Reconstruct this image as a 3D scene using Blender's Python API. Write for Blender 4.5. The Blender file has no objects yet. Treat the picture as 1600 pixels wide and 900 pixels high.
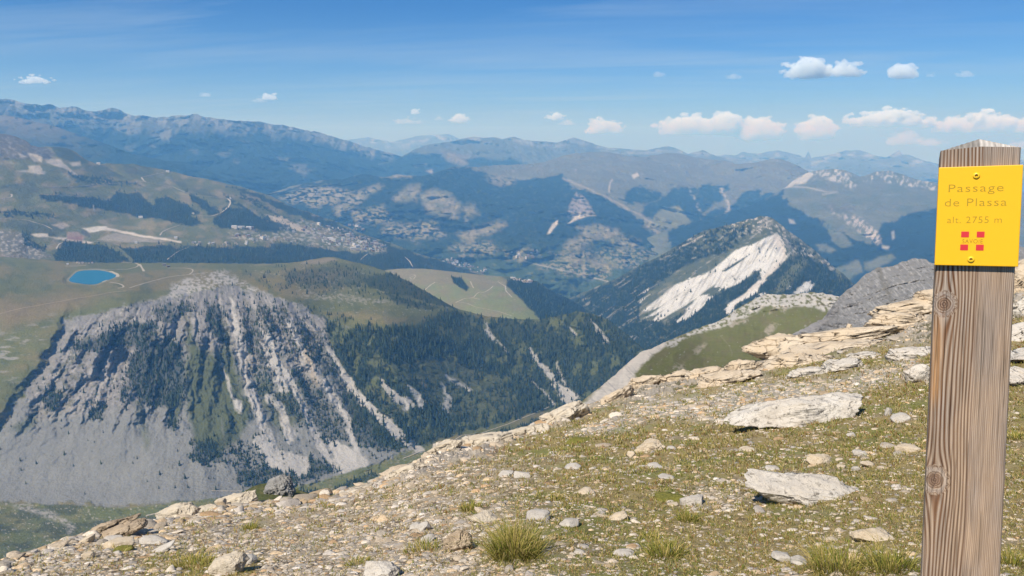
import bpy, math, random, time
import numpy as np
from mathutils import Matrix, Vector
T0 = time.time()
rng = np.random.default_rng(7)
random.seed(7)
S = bpy.context.scene
COL = S.collection

# ------------------------------------------------------------------ camera
PITCH = math.radians(11.5)
EYE = 1.6
F = 1600 * 26.0 / 36.0
cam = bpy.data.cameras.new('camera'); cam.lens = 26; cam.sensor_width = 36
cam.clip_start = 0.05; cam.clip_end = 400000
camo = bpy.data.objects.new('camera', cam); COL.objects.link(camo)
camo.location = (0, 0, EYE); camo.rotation_euler = (math.pi / 2 - PITCH, 0, 0)
S.camera = camo
# ------------------------------------------------------------------ light
SUN_EL = math.radians(50)
SUN_DIR = Vector((-0.66 * math.cos(SUN_EL), -0.75 * math.cos(SUN_EL), math.sin(SUN_EL))).normalized()
W = bpy.data.worlds.new('World'); S.world = W; W.use_nodes = True
nt = W.node_tree; nt.nodes.clear()
wo = nt.nodes.new('ShaderNodeOutputWorld'); bg = nt.nodes.new('ShaderNodeBackground')
SKY_TINT = (0.66, 0.94, 1.16)
sky = nt.nodes.new('ShaderNodeTexSky'); sky.sky_type = 'NISHITA'; sky.sun_disc = False
sky.sun_elevation = SUN_EL; sky.sun_rotation = math.atan2(SUN_DIR.x, SUN_DIR.y)
sky.altitude = 2700; sky.air_density = 0.9; sky.dust_density = 0.1; sky.ozone_density = 3.0
bg.inputs[1].default_value = 0.075
# thin cirrus veils high in the sky, by direction
tc = nt.nodes.new('ShaderNodeTexCoord'); sep = nt.nodes.new('ShaderNodeSeparateXYZ')
nt.links.new(tc.outputs['Generated'], sep.inputs[0])
def wm(op, a, b=None, c=None, clamp=False):
    n = nt.nodes.new('ShaderNodeMath'); n.operation = op; n.use_clamp = clamp
    for i, v in enumerate((a, b, c)):
        if v is None: continue
        if isinstance(v, (int, float)): n.inputs[i].default_value = v
        else: nt.links.new(v, n.inputs[i])
    return n.outputs[0]
zz = wm('ADD', wm('MAXIMUM', sep.outputs[2], 0.0), 0.06)
cx = wm('DIVIDE', sep.outputs[0], zz); cy = wm('DIVIDE', sep.outputs[1], zz)
cmb = nt.nodes.new('ShaderNodeCombineXYZ')
nt.links.new(wm('ADD', wm('MULTIPLY', cx, 0.22), wm('MULTIPLY', cy, 0.03)), cmb.inputs[0])
nt.links.new(wm('ADD', wm('MULTIPLY', cy, 0.85), wm('MULTIPLY', cx, 0.16)), cmb.inputs[1])
ns = nt.nodes.new('ShaderNodeTexNoise'); ns.inputs['Scale'].default_value = 1.5
ns.inputs['Detail'].default_value = 8; ns.inputs['Roughness'].default_value = 0.62; ns.inputs['Distortion'].default_value = 0.5
nt.links.new(cmb.outputs[0], ns.inputs['Vector'])
ns2 = nt.nodes.new('ShaderNodeTexNoise'); ns2.inputs['Scale'].default_value = 0.5; ns2.inputs['Detail'].default_value = 2
nt.links.new(cmb.outputs[0], ns2.inputs['Vector'])
cir = wm('MULTIPLY', wm('MULTIPLY', wm('SUBTRACT', ns.outputs[0], 0.42), 2.6, clamp=True),
         wm('MULTIPLY', wm('SUBTRACT', ns2.outputs[0], 0.34), 3.6, clamp=True), clamp=True)
fade = wm('MULTIPLY', cir, 0.6)
mixw = nt.nodes.new('ShaderNodeMix'); mixw.data_type = 'RGBA'
nt.links.new(fade, mixw.inputs[0])
gam = nt.nodes.new('ShaderNodeHueSaturation'); gam.inputs['Saturation'].default_value = 1.32; gam.inputs['Value'].default_value = 1.0
nt.links.new(sky.outputs[0], gam.inputs['Color'])
tn = nt.nodes.new('ShaderNodeMix'); tn.data_type = 'RGBA'; tn.blend_type = 'MULTIPLY'; tn.inputs[0].default_value = 1.0; tn.inputs[7].default_value = SKY_TINT + (1,)
nt.links.new(gam.outputs[0], tn.inputs[6])
# the pale band of thick air all round the horizon
hb = nt.nodes.new('ShaderNodeMix'); hb.data_type = 'RGBA'; hb.inputs[7].default_value = (3.5, 4.7, 6.9, 1)
nt.links.new(wm('POWER', 2.718, wm('MULTIPLY', wm('MAXIMUM', sep.outputs[2], 0.0), -16.0)), hb.inputs[0])
nt.links.new(tn.outputs[2], hb.inputs[6]); nt.links.new(hb.outputs[2], mixw.inputs[6])
mixw.inputs[7].default_value = (5.6, 7.0, 8.4, 1)
nt.links.new(mixw.outputs[2], bg.inputs[0]); nt.links.new(bg.outputs[0], wo.inputs[0])
sun = bpy.data.lights.new('sun', 'SUN'); sun.energy = 5.0; sun.angle = math.radians(0.53); sun.color = (1.0, 0.955, 0.88)
so = bpy.data.objects.new('sun', sun); COL.objects.link(so)
so.rotation_euler = SUN_DIR.to_track_quat('Z', 'Y').to_euler(); so.location = (0, 0, 50)
S.view_settings.view_transform = 'Standard'; S.view_settings.look = 'None'
S.view_settings.exposure = 0.27; S.view_settings.gamma = 1
S.render.engine = 'CYCLES'
cy_ = S.cycles
cy_.max_bounces = 10; cy_.diffuse_bounces = 2; cy_.glossy_bounces = 2; cy_.volume_bounces = 8
cy_.transparent_max_bounces = 8; cy_.use_denoising = True
cy_.use_adaptive_sampling = False

# ------------------------------------------------------------------ haze
HAZE_DENS = 7.2e-5
HAZE_COL = (0.18, 0.50, 1.0)

# ------------------------------------------------------------------ geometry of bearings
CT, ST = math.cos(PITCH), math.sin(PITCH)
def unproj(x, y, Z):
    """point at depth Z (m) along the bearing seen at x, y of the 1600 x 900 survey frame"""
    x = np.asarray(x, float); y = np.asarray(y, float); Z = np.asarray(Z, float)
    a = (x - 800) / F * Z; u = (450 - y) / F * Z
    return np.stack([a, Z * CT + u * ST, EYE - Z * ST + u * CT], -1)
def proj(P):
    d = P - np.array([0, 0, EYE]); Z = d[..., 1] * CT - d[..., 2] * ST; u = d[..., 1] * ST + d[..., 2] * CT
    return 800 + d[..., 0] / Z * F, 450 - u / Z * F, Z

# ------------------------------------------------------------------ noise
_perm = np.random.default_rng(3).permutation(4096).astype(np.int64)
_g = np.random.default_rng(4).normal(size=(4096, 3)); _g /= np.linalg.norm(_g, axis=1)[:, None]
def pnoise(P):
    P = np.asarray(P, float); sh = P.shape[:-1]; P = P.reshape(-1, 3)
    i = np.floor(P).astype(np.int64); f = P - i; w = f * f * f * (f * (f * 6 - 15) + 10)
    out = np.zeros(len(P))
    for dx in (0, 1):
        hx = _perm[(i[:, 0] + dx) & 4095]
        for dy in (0, 1):
            hy = _perm[(hx + i[:, 1] + dy) & 4095]
            for dz in (0, 1):
                h = _perm[(hy + i[:, 2] + dz) & 4095]
                gd = _g[h]
                dot = gd[:, 0] * (f[:, 0] - dx) + gd[:, 1] * (f[:, 1] - dy) + gd[:, 2] * (f[:, 2] - dz)
                wt = (w[:, 0] if dx else 1 - w[:, 0]) * (w[:, 1] if dy else 1 - w[:, 1]) * (w[:, 2] if dz else 1 - w[:, 2])
                out += dot * wt
    return (out * 1.6).reshape(sh)
def fbm(P, s, octv=4, seed=0, gain=0.5, ridge=False):
    P = np.asarray(P, float) / s + seed * 17.31
    o = 0; a = 1; tot = 0
    for k in range(octv):
        n = pnoise(P * 2 ** k + k * 5.3)
        if ridge: n = 1 - 2 * np.abs(n) * 1.3
        o = o + a * n; tot += a; a *= gain
    return o / tot
def n2(x, y, sx, sy=None, octv=4, seed=0, gain=0.5, ridge=False):
    sy = sy or sx
    return fbm(np.stack([x / sx, y / sy, np.zeros_like(x) + seed * 3.7], -1), 1.0, octv, seed, gain, ridge)
def sstep(a, b, x):
    t = np.clip((x - a) / (b - a), 0, 1); return t * t * (3 - 2 * t)

# ------------------------------------------------------------------ masks
def sdpoly(x, y, pts):
    """signed distance, positive inside"""
    pts = np.array(pts, float); n = len(pts)
    ins = np.zeros(x.shape, bool); d2 = np.full(x.shape, 1e18)
    for k in range(n):
        ax, ay = pts[k]; bx, by = pts[(k + 1) % n]
        c = ((ay > y) != (by > y)) & (x < (bx - ax) * (y - ay) / ((by - ay) or 1e-9) + ax); ins ^= c
        ex, ey = bx - ax, by - ay; t = np.clip(((x - ax) * ex + (y - ay) * ey) / (ex * ex + ey * ey + 1e-9), 0, 1)
        d2 = np.minimum(d2, (x - ax - t * ex) ** 2 + (y - ay - t * ey) ** 2)
    return np.where(ins, 1, -1) * np.sqrt(d2)
def dline(x, y, pts):
    d2 = np.full(x.shape, 1e18)
    for (ax, ay), (bx, by) in zip(pts[:-1], pts[1:]):
        ex, ey = bx - ax, by - ay; t = np.clip(((x - ax) * ex + (y - ay) * ey) / (ex * ex + ey * ey + 1e-9), 0, 1)
        d2 = np.minimum(d2, (x - ax - t * ex) ** 2 + (y - ay - t * ey) ** 2)
    return np.sqrt(d2)
def _box(x, y, pts, mg):
    a = np.array(pts, float); return (x > a[:, 0].min() - mg) & (x < a[:, 0].max() + mg) & (y > a[:, 1].min() - mg) & (y < a[:, 1].max() + mg)
def inp(x, y, pts, soft=2.0, warp=0.0, wx=None, wy=None):
    if warp and wx is not None: x = x + wx * warp; y = y + wy * warp
    k = _box(x, y, pts, soft); o = np.zeros(x.shape)
    if k.any(): o[k] = np.clip(0.5 + sdpoly(x[k], y[k], pts) / soft, 0, 1)
    return o
def streak(x, y, pts, w, soft=1.5, wx=0, wy=0):
    x = x + wx; y = y + wy; wv = np.broadcast_to(np.asarray(w, float), x.shape)
    k = _box(x, y, pts, float(np.max(wv)) / 2 + soft); o = np.zeros(x.shape)
    if k.any(): o[k] = np.clip(0.5 + (wv[k] / 2 - dline(x[k], y[k], pts)) / soft, 0, 1)
    return o
def mixc(c, col, m):
    return c + (np.array(col) - c) * m[..., None]

FOREST = (0.013, 0.024, 0.016); MEADOW = (0.125, 0.125, 0.055); DRY = (0.20, 0.165, 0.085)
SCREE = (0.275, 0.262, 0.245); ROCK = (0.25, 0.235, 0.215); WHITE = (0.62, 0.58, 0.52); DIRT = (0.42, 0.36, 0.28)

# ------------------------------------------------------------------ materials
def newmat(name):
    m = bpy.data.materials.new(name); m.use_nodes = True; m.node_tree.nodes.clear(); return m
class NG:
    def __init__(s, m): s.t = m.node_tree
    def n(s, t, **kw):
        nd = s.t.nodes.new(t)
        for k, v in kw.items(): setattr(nd, k, v)
        return nd
    def l(s, a, b): s.t.links.new(a, b)
    def m(s, op, a, b=None, clamp=False):
        nd = s.n('ShaderNodeMath', operation=op, use_clamp=clamp)
        for i, v in enumerate((a, b)):
            if v is None: continue
            if isinstance(v, (int, float)): nd.inputs[i].default_value = v
            else: s.l(v, nd.inputs[i])
        return nd.outputs[0]
    def noise(s, vec, scale, detail=4, rough=0.55, dist=0):
        nd = s.n('ShaderNodeTexNoise'); nd.inputs['Scale'].default_value = scale; nd.inputs['Detail'].default_value = detail
        nd.inputs['Roughness'].default_value = rough; nd.inputs['Distortion'].default_value = dist
        if vec is not None: s.l(vec, nd.inputs['Vector'])
        return nd.outputs[0]
    def mix(s, f, a, b, mode='MIX'):
        nd = s.n('ShaderNodeMix', data_type='RGBA', blend_type=mode)
        for i, v in ((0, f), (6, a), (7, b)):
            if isinstance(v, (int, float)): nd.inputs[i].default_value = v
            elif isinstance(v, tuple): nd.inputs[i].default_value = v + (1,) if len(v) == 3 else v
            else: s.l(v, nd.inputs[i])
        return nd.outputs[2]
    def ramp(s, f, a, b):
        nd = s.n('ShaderNodeMapRange'); nd.inputs[1].default_value = a; nd.inputs[2].default_value = b; s.l(f, nd.inputs[0]); return nd.outputs[0]
    def finish(s, colour, rough=0.9, height=None, bstr=0.5, bdist=1.0, spec=0.2):
        b = s.n('ShaderNodeBsdfPrincipled'); o = s.n('ShaderNodeOutputMaterial')
        if isinstance(colour, tuple): b.inputs['Base Color'].default_value = colour + (1,)
        else: s.l(colour, b.inputs['Base Color'])
        if isinstance(rough, (int, float)): b.inputs['Roughness'].default_value = rough
        else: s.l(rough, b.inputs['Roughness'])
        b.inputs['Specular IOR Level'].default_value = spec
        if height is not None:
            bp = s.n('ShaderNodeBump'); bp.inputs['Strength'].default_value = bstr; bp.inputs['Distance'].default_value = bdist
            s.l(height, bp.inputs['Height']); s.l(bp.outputs[0], b.inputs['Normal'])
        s.l(b.outputs[0], o.inputs[0]); return b
def attr(g, name='land'):
    a = g.n('ShaderNodeAttribute'); a.attribute_name = name; return a
def terrain_mat(name, L, amp=0.5, bump=0.5, bd=None):
    """land cover from the surveyed attribute, fine natural variation of size L metres"""
    m = newmat(name); g = NG(m); a = attr(g)
    geo = g.n('ShaderNodeNewGeometry')
    n1 = g.noise(geo.outputs['Position'], 1.0 / L, 5, 0.65)
    n3 = g.noise(geo.outputs['Position'], 1.0 / (L * 9), 4, 0.6)
    v = g.m('ADD', g.m('MULTIPLY', g.m('SUBTRACT', n1, 0.5), amp * 2.2), g.m('MULTIPLY', g.m('SUBTRACT', n3, 0.5), amp * 1.2))
    v = g.m('MAXIMUM', g.m('ADD', v, 1.0), 0.25)
    hs = g.n('ShaderNodeVectorMath', operation='SCALE'); g.l(a.outputs['Color'], hs.inputs[0]); g.l(v, hs.inputs['Scale'])
    g.finish(hs.outputs[0], 0.95, n1, bump, bd or L * 0.8, 0.05)
    return m
def flat_mat(name, col, var=0.25, L=1.0, rough=0.9, spec=0.2, useattr=None, bump=0.0):
    m = newmat(name); g = NG(m)
    tcn = g.n('ShaderNodeNewGeometry'); n1 = g.noise(tcn.outputs['Position'], 1.0 / L, 4, 0.6)
    v = g.m('ADD', g.m('MULTIPLY', g.m('SUBTRACT', n1, 0.5), var * 2), 1.0)
    hs = g.n('ShaderNodeVectorMath', operation='SCALE'); g.l(v, hs.inputs['Scale'])
    if useattr: g.l(attr(g, useattr).outputs['Color'], hs.inputs[0])
    else: hs.inputs[0].default_value = col
    g.finish(hs.outputs[0], rough, n1 if bump else None, bump, L * 0.3, spec); return m

# ------------------------------------------------------------------ mesh helpers
def link(o): COL.objects.link(o); return o
def mesh_np(name, V, faces, mat=None, cols=None, smooth=True, counts=None):
    me = bpy.data.meshes.new(name)
    V = np.asarray(V, np.float32); me.vertices.add(len(V)); me.vertices.foreach_set('co', V.ravel())
    if counts is None:
        faces = np.asarray(faces, np.int32); k = faces.shape[1]; nf = len(faces)
        starts = np.arange(0, nf * k, k, dtype=np.int32); flat = faces.ravel()
    else:
        flat = np.asarray(faces, np.int32); counts = np.asarray(counts, np.int32); nf = len(counts)
        starts = np.concatenate([[0], np.cumsum(counts)[:-1]]).astype(np.int32)
    me.loops.add(len(flat)); me.loops.foreach_set('vertex_index', flat)
    me.polygons.add(nf); me.polygons.foreach_set('loop_start', starts)
    if smooth: me.polygons.foreach_set('use_smooth', np.ones(nf, bool))
    me.update(calc_edges=True)
    if cols is not None:
        at = me.color_attributes.new('land', 'FLOAT_COLOR', 'POINT')
        c = np.ones((len(V), 4), np.float32); c[:, :3] = cols; at.data.foreach_set('color', c.ravel())
    if mat: me.materials.append(mat)
    return me
def tag(o, label=None, cat=None, group=None, kind=None):
    for k, v in (('label', label), ('category', cat), ('group', group), ('kind', kind)):
        if v: o[k] = v
    return o
def obj(name, me, parent=None):
    o = bpy.data.objects.new(name, me); link(o)
    if parent: o.parent = parent
    return o

# ------------------------------------------------------------------ terrain sheets
def tps(ctrl):
    c = np.array(ctrl, float); p = c[:, :2] / 400.0; v = 1000.0 / c[:, 2]; n = len(c)
    def U(r2): return np.where(r2 > 1e-12, r2 * np.log(r2 + 1e-300), 0)
    K = U(((p[:, None] - p[None]) ** 2).sum(-1)) + np.eye(n) * 1e-4
    Pm = np.hstack([np.ones((n, 1)), p]); A = np.zeros((n + 3, n + 3))
    A[:n, :n] = K; A[:n, n:] = Pm; A[n:, :n] = Pm.T
    w = np.linalg.solve(A, np.concatenate([v, np.zeros(3)]))
    lo, hi = c[:, 2].min() * 0.85, c[:, 2].max() * 1.12
    def ev(x, y):
        sh = x.shape; x = x.ravel() / 400.0; y = y.ravel() / 400.0; o = w[n] + w[n + 1] * x + w[n + 2] * y
        for k in range(n): o = o + w[k] * U((x - p[k, 0]) ** 2 + (y - p[k, 1]) ** 2)
        return np.clip(1000.0 / np.maximum(o, 1000.0 / hi), lo, hi).reshape(sh)
    return ev
SHEETS = {}
class Sheet: pass
def sheet(name, crest, bottom, ctrl, step, mat, cover, relief, jag=1.0, jags=25, back=0.35, kind='structure', back_drop=0.45, stepy=None):
    cr = np.array(crest, float); bt = np.array(bottom, float)
    xs = np.arange(cr[0, 0], cr[-1, 0] + step, step)
    ct = np.interp(xs, cr[:, 0], cr[:, 1]); cb = np.interp(xs, bt[:, 0], bt[:, 1])
    z0 = np.zeros_like(xs)
    ct = ct + jag * (n2(xs, z0, jags, 1, 5, seed=len(name), gain=0.62))
    cb = np.maximum(cb, ct + 4)
    ny = int(np.max(cb - ct) / (stepy or step)) + 2
    t = np.linspace(0, 1, ny)[:, None]
    X = np.broadcast_to(xs[None], (ny, len(xs))).copy(); Y = ct[None] + t * (cb - ct)[None]
    Z = tps(ctrl)(X, Y)
    P = unproj(X, Y, Z)
    dr, dz = relief(X, Y, P, Z, ct[None])           # metres along the ray, metres up
    ray = (P - np.array([0, 0, EYE])); ray /= np.linalg.norm(ray, axis=-1)[..., None]
    P = P + ray * dr[..., None]; P[..., 2] += dz
    C = cover(X, Y, P, ct[None])
    sh = Sheet(); sh.P = P; sh.xs = xs; sh.ct = ct; sh.cb = cb; sh.ny = ny; sh.X = X; sh.Y = Y
    # far side of the crest
    rows = [P]; cols = [C]
    if back:
        top = P[0]; h = ray[0].copy(); h[:, 2] = 0; h /= np.linalg.norm(h, axis=1)[:, None]
        D = np.linalg.norm(top[:, :2], axis=1)
        bk = []
        for q in (0.012, 0.03, 0.07, 0.15, 0.3, 0.55, 1.0):
            d = D * back * q; r = top + h * d[:, None]
            r[:, 2] -= d * back_drop * (0.25 + 0.75 * min(1, q * 3)); r[:, 2] += fbm(r, 1, 1) * 0
            bk.append(r)
        rows = [np.array(bk[::-1]), P]; cols = [np.repeat(C[:1], len(bk), 0), C]
    A = np.concatenate(rows); CC = np.concatenate(cols); ry, rx = A.shape[:2]
    idx = np.arange(ry * rx).reshape(ry, rx)
    q = np.stack([idx[:-1, :-1], idx[1:, :-1], idx[1:, 1:], idx[:-1, 1:]], -1).reshape(-1, 4)
    me = mesh_np(name, A.reshape(-1, 3), q, mat, CC.reshape(-1, 3))
    o = obj(name, me); tag(o, kind=kind)
    def at(x, y):
        x = np.atleast_1d(np.asarray(x, float)); y = np.atleast_1d(np.asarray(y, float))
        fx = np.clip((x - xs[0]) / step, 0, len(xs) - 1.001); ix = fx.astype(int); ax = fx - ix
        c0 = ct[ix] * (1 - ax) + ct[ix + 1] * ax; c1 = cb[ix] * (1 - ax) + cb[ix + 1] * ax
        fy = np.clip((y - c0) / (c1 - c0) * (ny - 1), 0, ny - 1.001); iy = fy.astype(int); ay = fy - iy
        a = ax[:, None]; b = ay[:, None]
        return (P[iy, ix] * (1 - a) + P[iy, ix + 1] * a) * (1 - b) + (P[iy + 1, ix] * (1 - a) + P[iy + 1, ix + 1] * a) * b
    sh.at = at; sh.top = lambda x: np.interp(x, xs, ct); sh.obj = o
    SHEETS[name] = sh
    return sh
def rel(amp, L, up=0.0, upL=None, gain=0.55, ridge=True):
    def f(X, Y, P, Z, ct):
        env = sstep(0, 10, Y - ct)
        d = amp * (-0.42 * ridge) + amp * fbm(P * np.array([1, 1, 1.6]), L, 6, 1, gain, ridge)
        return d, up * fbm(P, upL or L * 0.5, 4, 5) * env
    return f
def log(s): print('[%.1fs] %s' % (time.time() - T0, s))

# ================================================================== the far land
GR = 44000.0
gx = np.linspace(-38000, 38000, 60); gy = np.linspace(-6000, GR, 60)
GX, GY = np.meshgrid(gx, gy); GP = np.stack([GX, GY, -1950 + 90 * fbm(np.stack([GX, GY, GX * 0], -1), 5000, 3)], -1)
gi = np.arange(3600).reshape(60, 60)
M_FAR = terrain_mat('far_ground', 260, 0.35, 0.5)
gc = np.tile(np.array(FOREST) * 1.4, (3600, 1))
tag(obj('ground', mesh_np('ground', GP.reshape(-1, 3), np.stack([gi[:-1, :-1], gi[:-1, 1:], gi[1:, 1:], gi[1:, :-1]], -1).reshape(-1, 4), M_FAR, gc)), kind='structure')

def cov_distant(X, Y, P, ct):
    c = np.tile(np.array((0.13, 0.15, 0.15)), X.shape + (1,))
    n = n2(X, Y, 22, 9, 5, 2)
    c = mixc(c, (0.27, 0.285, 0.28), sstep(0.05, 0.3, n) * sstep(28, 4, Y - ct))
    c = mixc(c, (0.10, 0.11, 0.07), sstep(8, 34, Y - ct + n * 16))
    return c
sheet('distant_mountain_range', [(440, 224), (500, 214), (545, 219), (575, 214), (610, 222), (650, 213), (700, 209), (720, 217), (760, 226), (1000, 240), (1080, 244),
  (1150, 242), (1160, 238), (1185, 240), (1215, 235), (1240, 240), (1254, 245), (1259, 245), (1261, 236), (1265, 237), (1267, 247), (1300, 241), (1320, 235), (1345, 235), (1358, 239),
  (1372, 244), (1386, 246), (1397, 239), (1404, 234), (1410, 241), (1422, 242), (1440, 250), (1470, 257), (1500, 254), (1550, 247), (1600, 250), (1700, 244), (2000, 248)],
  [(440, 300), (2000, 300)], [(450, 220, 27000), (700, 215, 28000), (1100, 240, 24000), (1260, 240, 23000), (1404, 236, 22000), (2000, 245, 22000),
   (450, 300, 22000), (1100, 300, 18500), (1404, 300, 17500), (2000, 300, 17500)], 2.0, terrain_mat('distant_rock', 300, 0.35, 0.6), cov_distant, rel(700, 1900, 45, gain=0.62), jag=2.4, jags=16)

def cov_blue(X, Y, P, ct):
    c = np.tile(np.array((0.10, 0.112, 0.085)), X.shape + (1,))
    n = n2(X, Y, 30, 9, 5, 3)
    c = mixc(c, (0.22, 0.235, 0.225), sstep(0.0, 0.28, n + 0.1) * sstep(14, 2, Y - ct) * sstep(690, 740, X))
    fl = np.interp(X, [440, 640, 690, 740, 900, 1200], [0, 2, 22, 30, 42, 40])
    c = mixc(c, FOREST, sstep(-3, 3, Y - ct - fl + n * 9))
    for pg in ([(690, 236), (720, 240), (760, 246), (780, 252), (770, 258), (720, 258), (697, 250)],):
        c = mixc(c, (0.16, 0.14, 0.09), inp(X, Y, pg, 6, 9, n, n))
    c = mixc(c, FOREST, inp(X, Y, [(725, 248), (750, 245), (782, 250), (778, 257), (735, 259)], 4, 8, n, n))
    c = mixc(c, (0.3, 0.26, 0.2), inp(X, Y, [(645, 257), (668, 256), (665, 260), (648, 260)], 2, 4, n, n) + inp(X, Y, [(665, 268), (676, 264), (674, 271)], 2, 4, n, n))
    return c
sheet('far_ridge', [(440, 302), (462, 290), (492, 272), (515, 266), (540, 262), (562, 260), (590, 256), (612, 252), (630, 243), (650, 232), (672, 225), (700, 222), (720, 217), (740, 213),
  (755, 216), (770, 214), (785, 217), (802, 213), (820, 219), (850, 221), (870, 223), (896, 215), (915, 220), (930, 226), (950, 231), (980, 233), (1010, 235), (1028, 231), (1045, 228), (1060, 233),
  (1075, 240), (1098, 234), (1110, 240), (1122, 245), (1160, 248), (1200, 256), (1300, 270)], [(440, 330), (1300, 310)],
  [(475, 284, 11800), (560, 262, 13500), (700, 223, 16500), (900, 217, 18500), (1100, 240, 19500), (1300, 270, 18500), (450, 330, 10500), (700, 310, 12300), (900, 300, 15200), (1300, 310, 15500), (560, 310, 11600)],
  1.8, terrain_mat('far_ridge_land', 130, 0.35, 0.6), cov_blue, rel(420, 1400, 30, gain=0.62), jag=2.2, jags=18)

def cov_laz(X, Y, P, ct):
    c = np.tile(np.array((0.07, 0.08, 0.07)), X.shape + (1,))
    n = n2(X, Y, 28, 14, 5, 4); r = n2(X + 0.5 * Y, Y, 12, 40, 4, 5, ridge=True)
    c = mixc(c, (0.20, 0.205, 0.19), sstep(0.15, 0.7, r + n) * sstep(34, 0, Y - ct) * 0.8)
    fl = np.interp(X, [-300, 0, 200, 300, 400, 520, 620], [30, 27, 25, 22, 14, 8, 4]) + 10 * n2(X, X * 0, 30, 1, 3, 6) + 14 * r
    c = mixc(c, FOREST, sstep(-5, 5, Y - ct - fl + n * 14))
    for pg in ([(175, 200), (205, 198), (215, 207), (200, 211)], [(248, 215), (262, 222), (270, 208), (262, 200), (252, 205)], [(342, 239), (352, 234), (362, 238), (352, 245)],
               [(295, 236), (310, 232), (308, 240)], [(450, 262), (480, 255), (492, 262), (476, 275), (458, 272)], [(432, 248), (452, 247), (455, 252), (436, 252)], [(375, 216), (390, 220), (385, 223)],
               [(225, 230), (238, 226), (240, 233)], [(195, 230), (210, 230), (210, 236)], [(366, 250), (375, 252), (370, 256)]):
        c = mixc(c, (0.17, 0.17, 0.145), inp(X, Y, pg, 5, 10, n, -n) * 0.6)
    return c
sheet('pale_mountain_range', [(-400, 160), (-200, 150), (-60, 158), (0, 155), (20, 156), (40, 161), (65, 165), (75, 163), (92, 168), (120, 167), (135, 172), (150, 175), (175, 168), (188, 172), (200, 178), (210, 181), (230, 181),
  (245, 184), (260, 182), (285, 180), (297, 180), (308, 178), (320, 182), (340, 186), (380, 189), (415, 192), (432, 195), (450, 197), (475, 202), (505, 209), (530, 217), (550, 222), (590, 235), (625, 244), (665, 252), (720, 262)],
  [(-400, 330), (720, 330)], [(-400, 160, 11000), (0, 155, 11000), (300, 180, 12500), (500, 208, 14500), (650, 250, 16000), (-400, 330, 9300), (0, 330, 9300), (300, 330, 9500), (550, 330, 10500), (720, 330, 12500), (200, 240, 11300)],
  1.6, terrain_mat('pale_range_land', 110, 0.35, 0.6), cov_laz, rel(520, 1500, 25, gain=0.6), jag=4.0, jags=22)

def cov_dark(X, Y, P, ct):
    c = np.tile(np.array(FOREST) * 1.3, X.shape + (1,)); n = n2(X, Y, 30, 16, 5, 7)
    c = mixc(c, (0.14, 0.12, 0.08), sstep(50, 0, Y - ct) * sstep(190, 30, X + n * 60) * 0.9)
    c = mixc(c, (0.33, 0.30, 0.24), sstep(0.34, 0.5, n2(X, Y, 26, 7, 4, 8)) * sstep(200, 300, X) * 0.6)
    return c
sheet('forested_ridge', [(-400, 190), (-100, 176), (0, 180), (25, 183), (50, 188), (100, 202), (150, 220), (200, 238), (250, 250), (290, 254), (330, 268), (370, 288), (420, 305), (470, 330)],
  [(-400, 350), (470, 350)], [(-400, 185, 9800), (0, 180, 9500), (250, 250, 9300), (430, 300, 9600), (-400, 350, 6700), (0, 350, 6900), (250, 350, 7300), (470, 350, 8000)],
  2.0, terrain_mat('forested_ridge_land', 70, 0.35, 0.6), cov_dark, rel(260, 900, 12), jag=3.0, jags=26)

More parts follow.
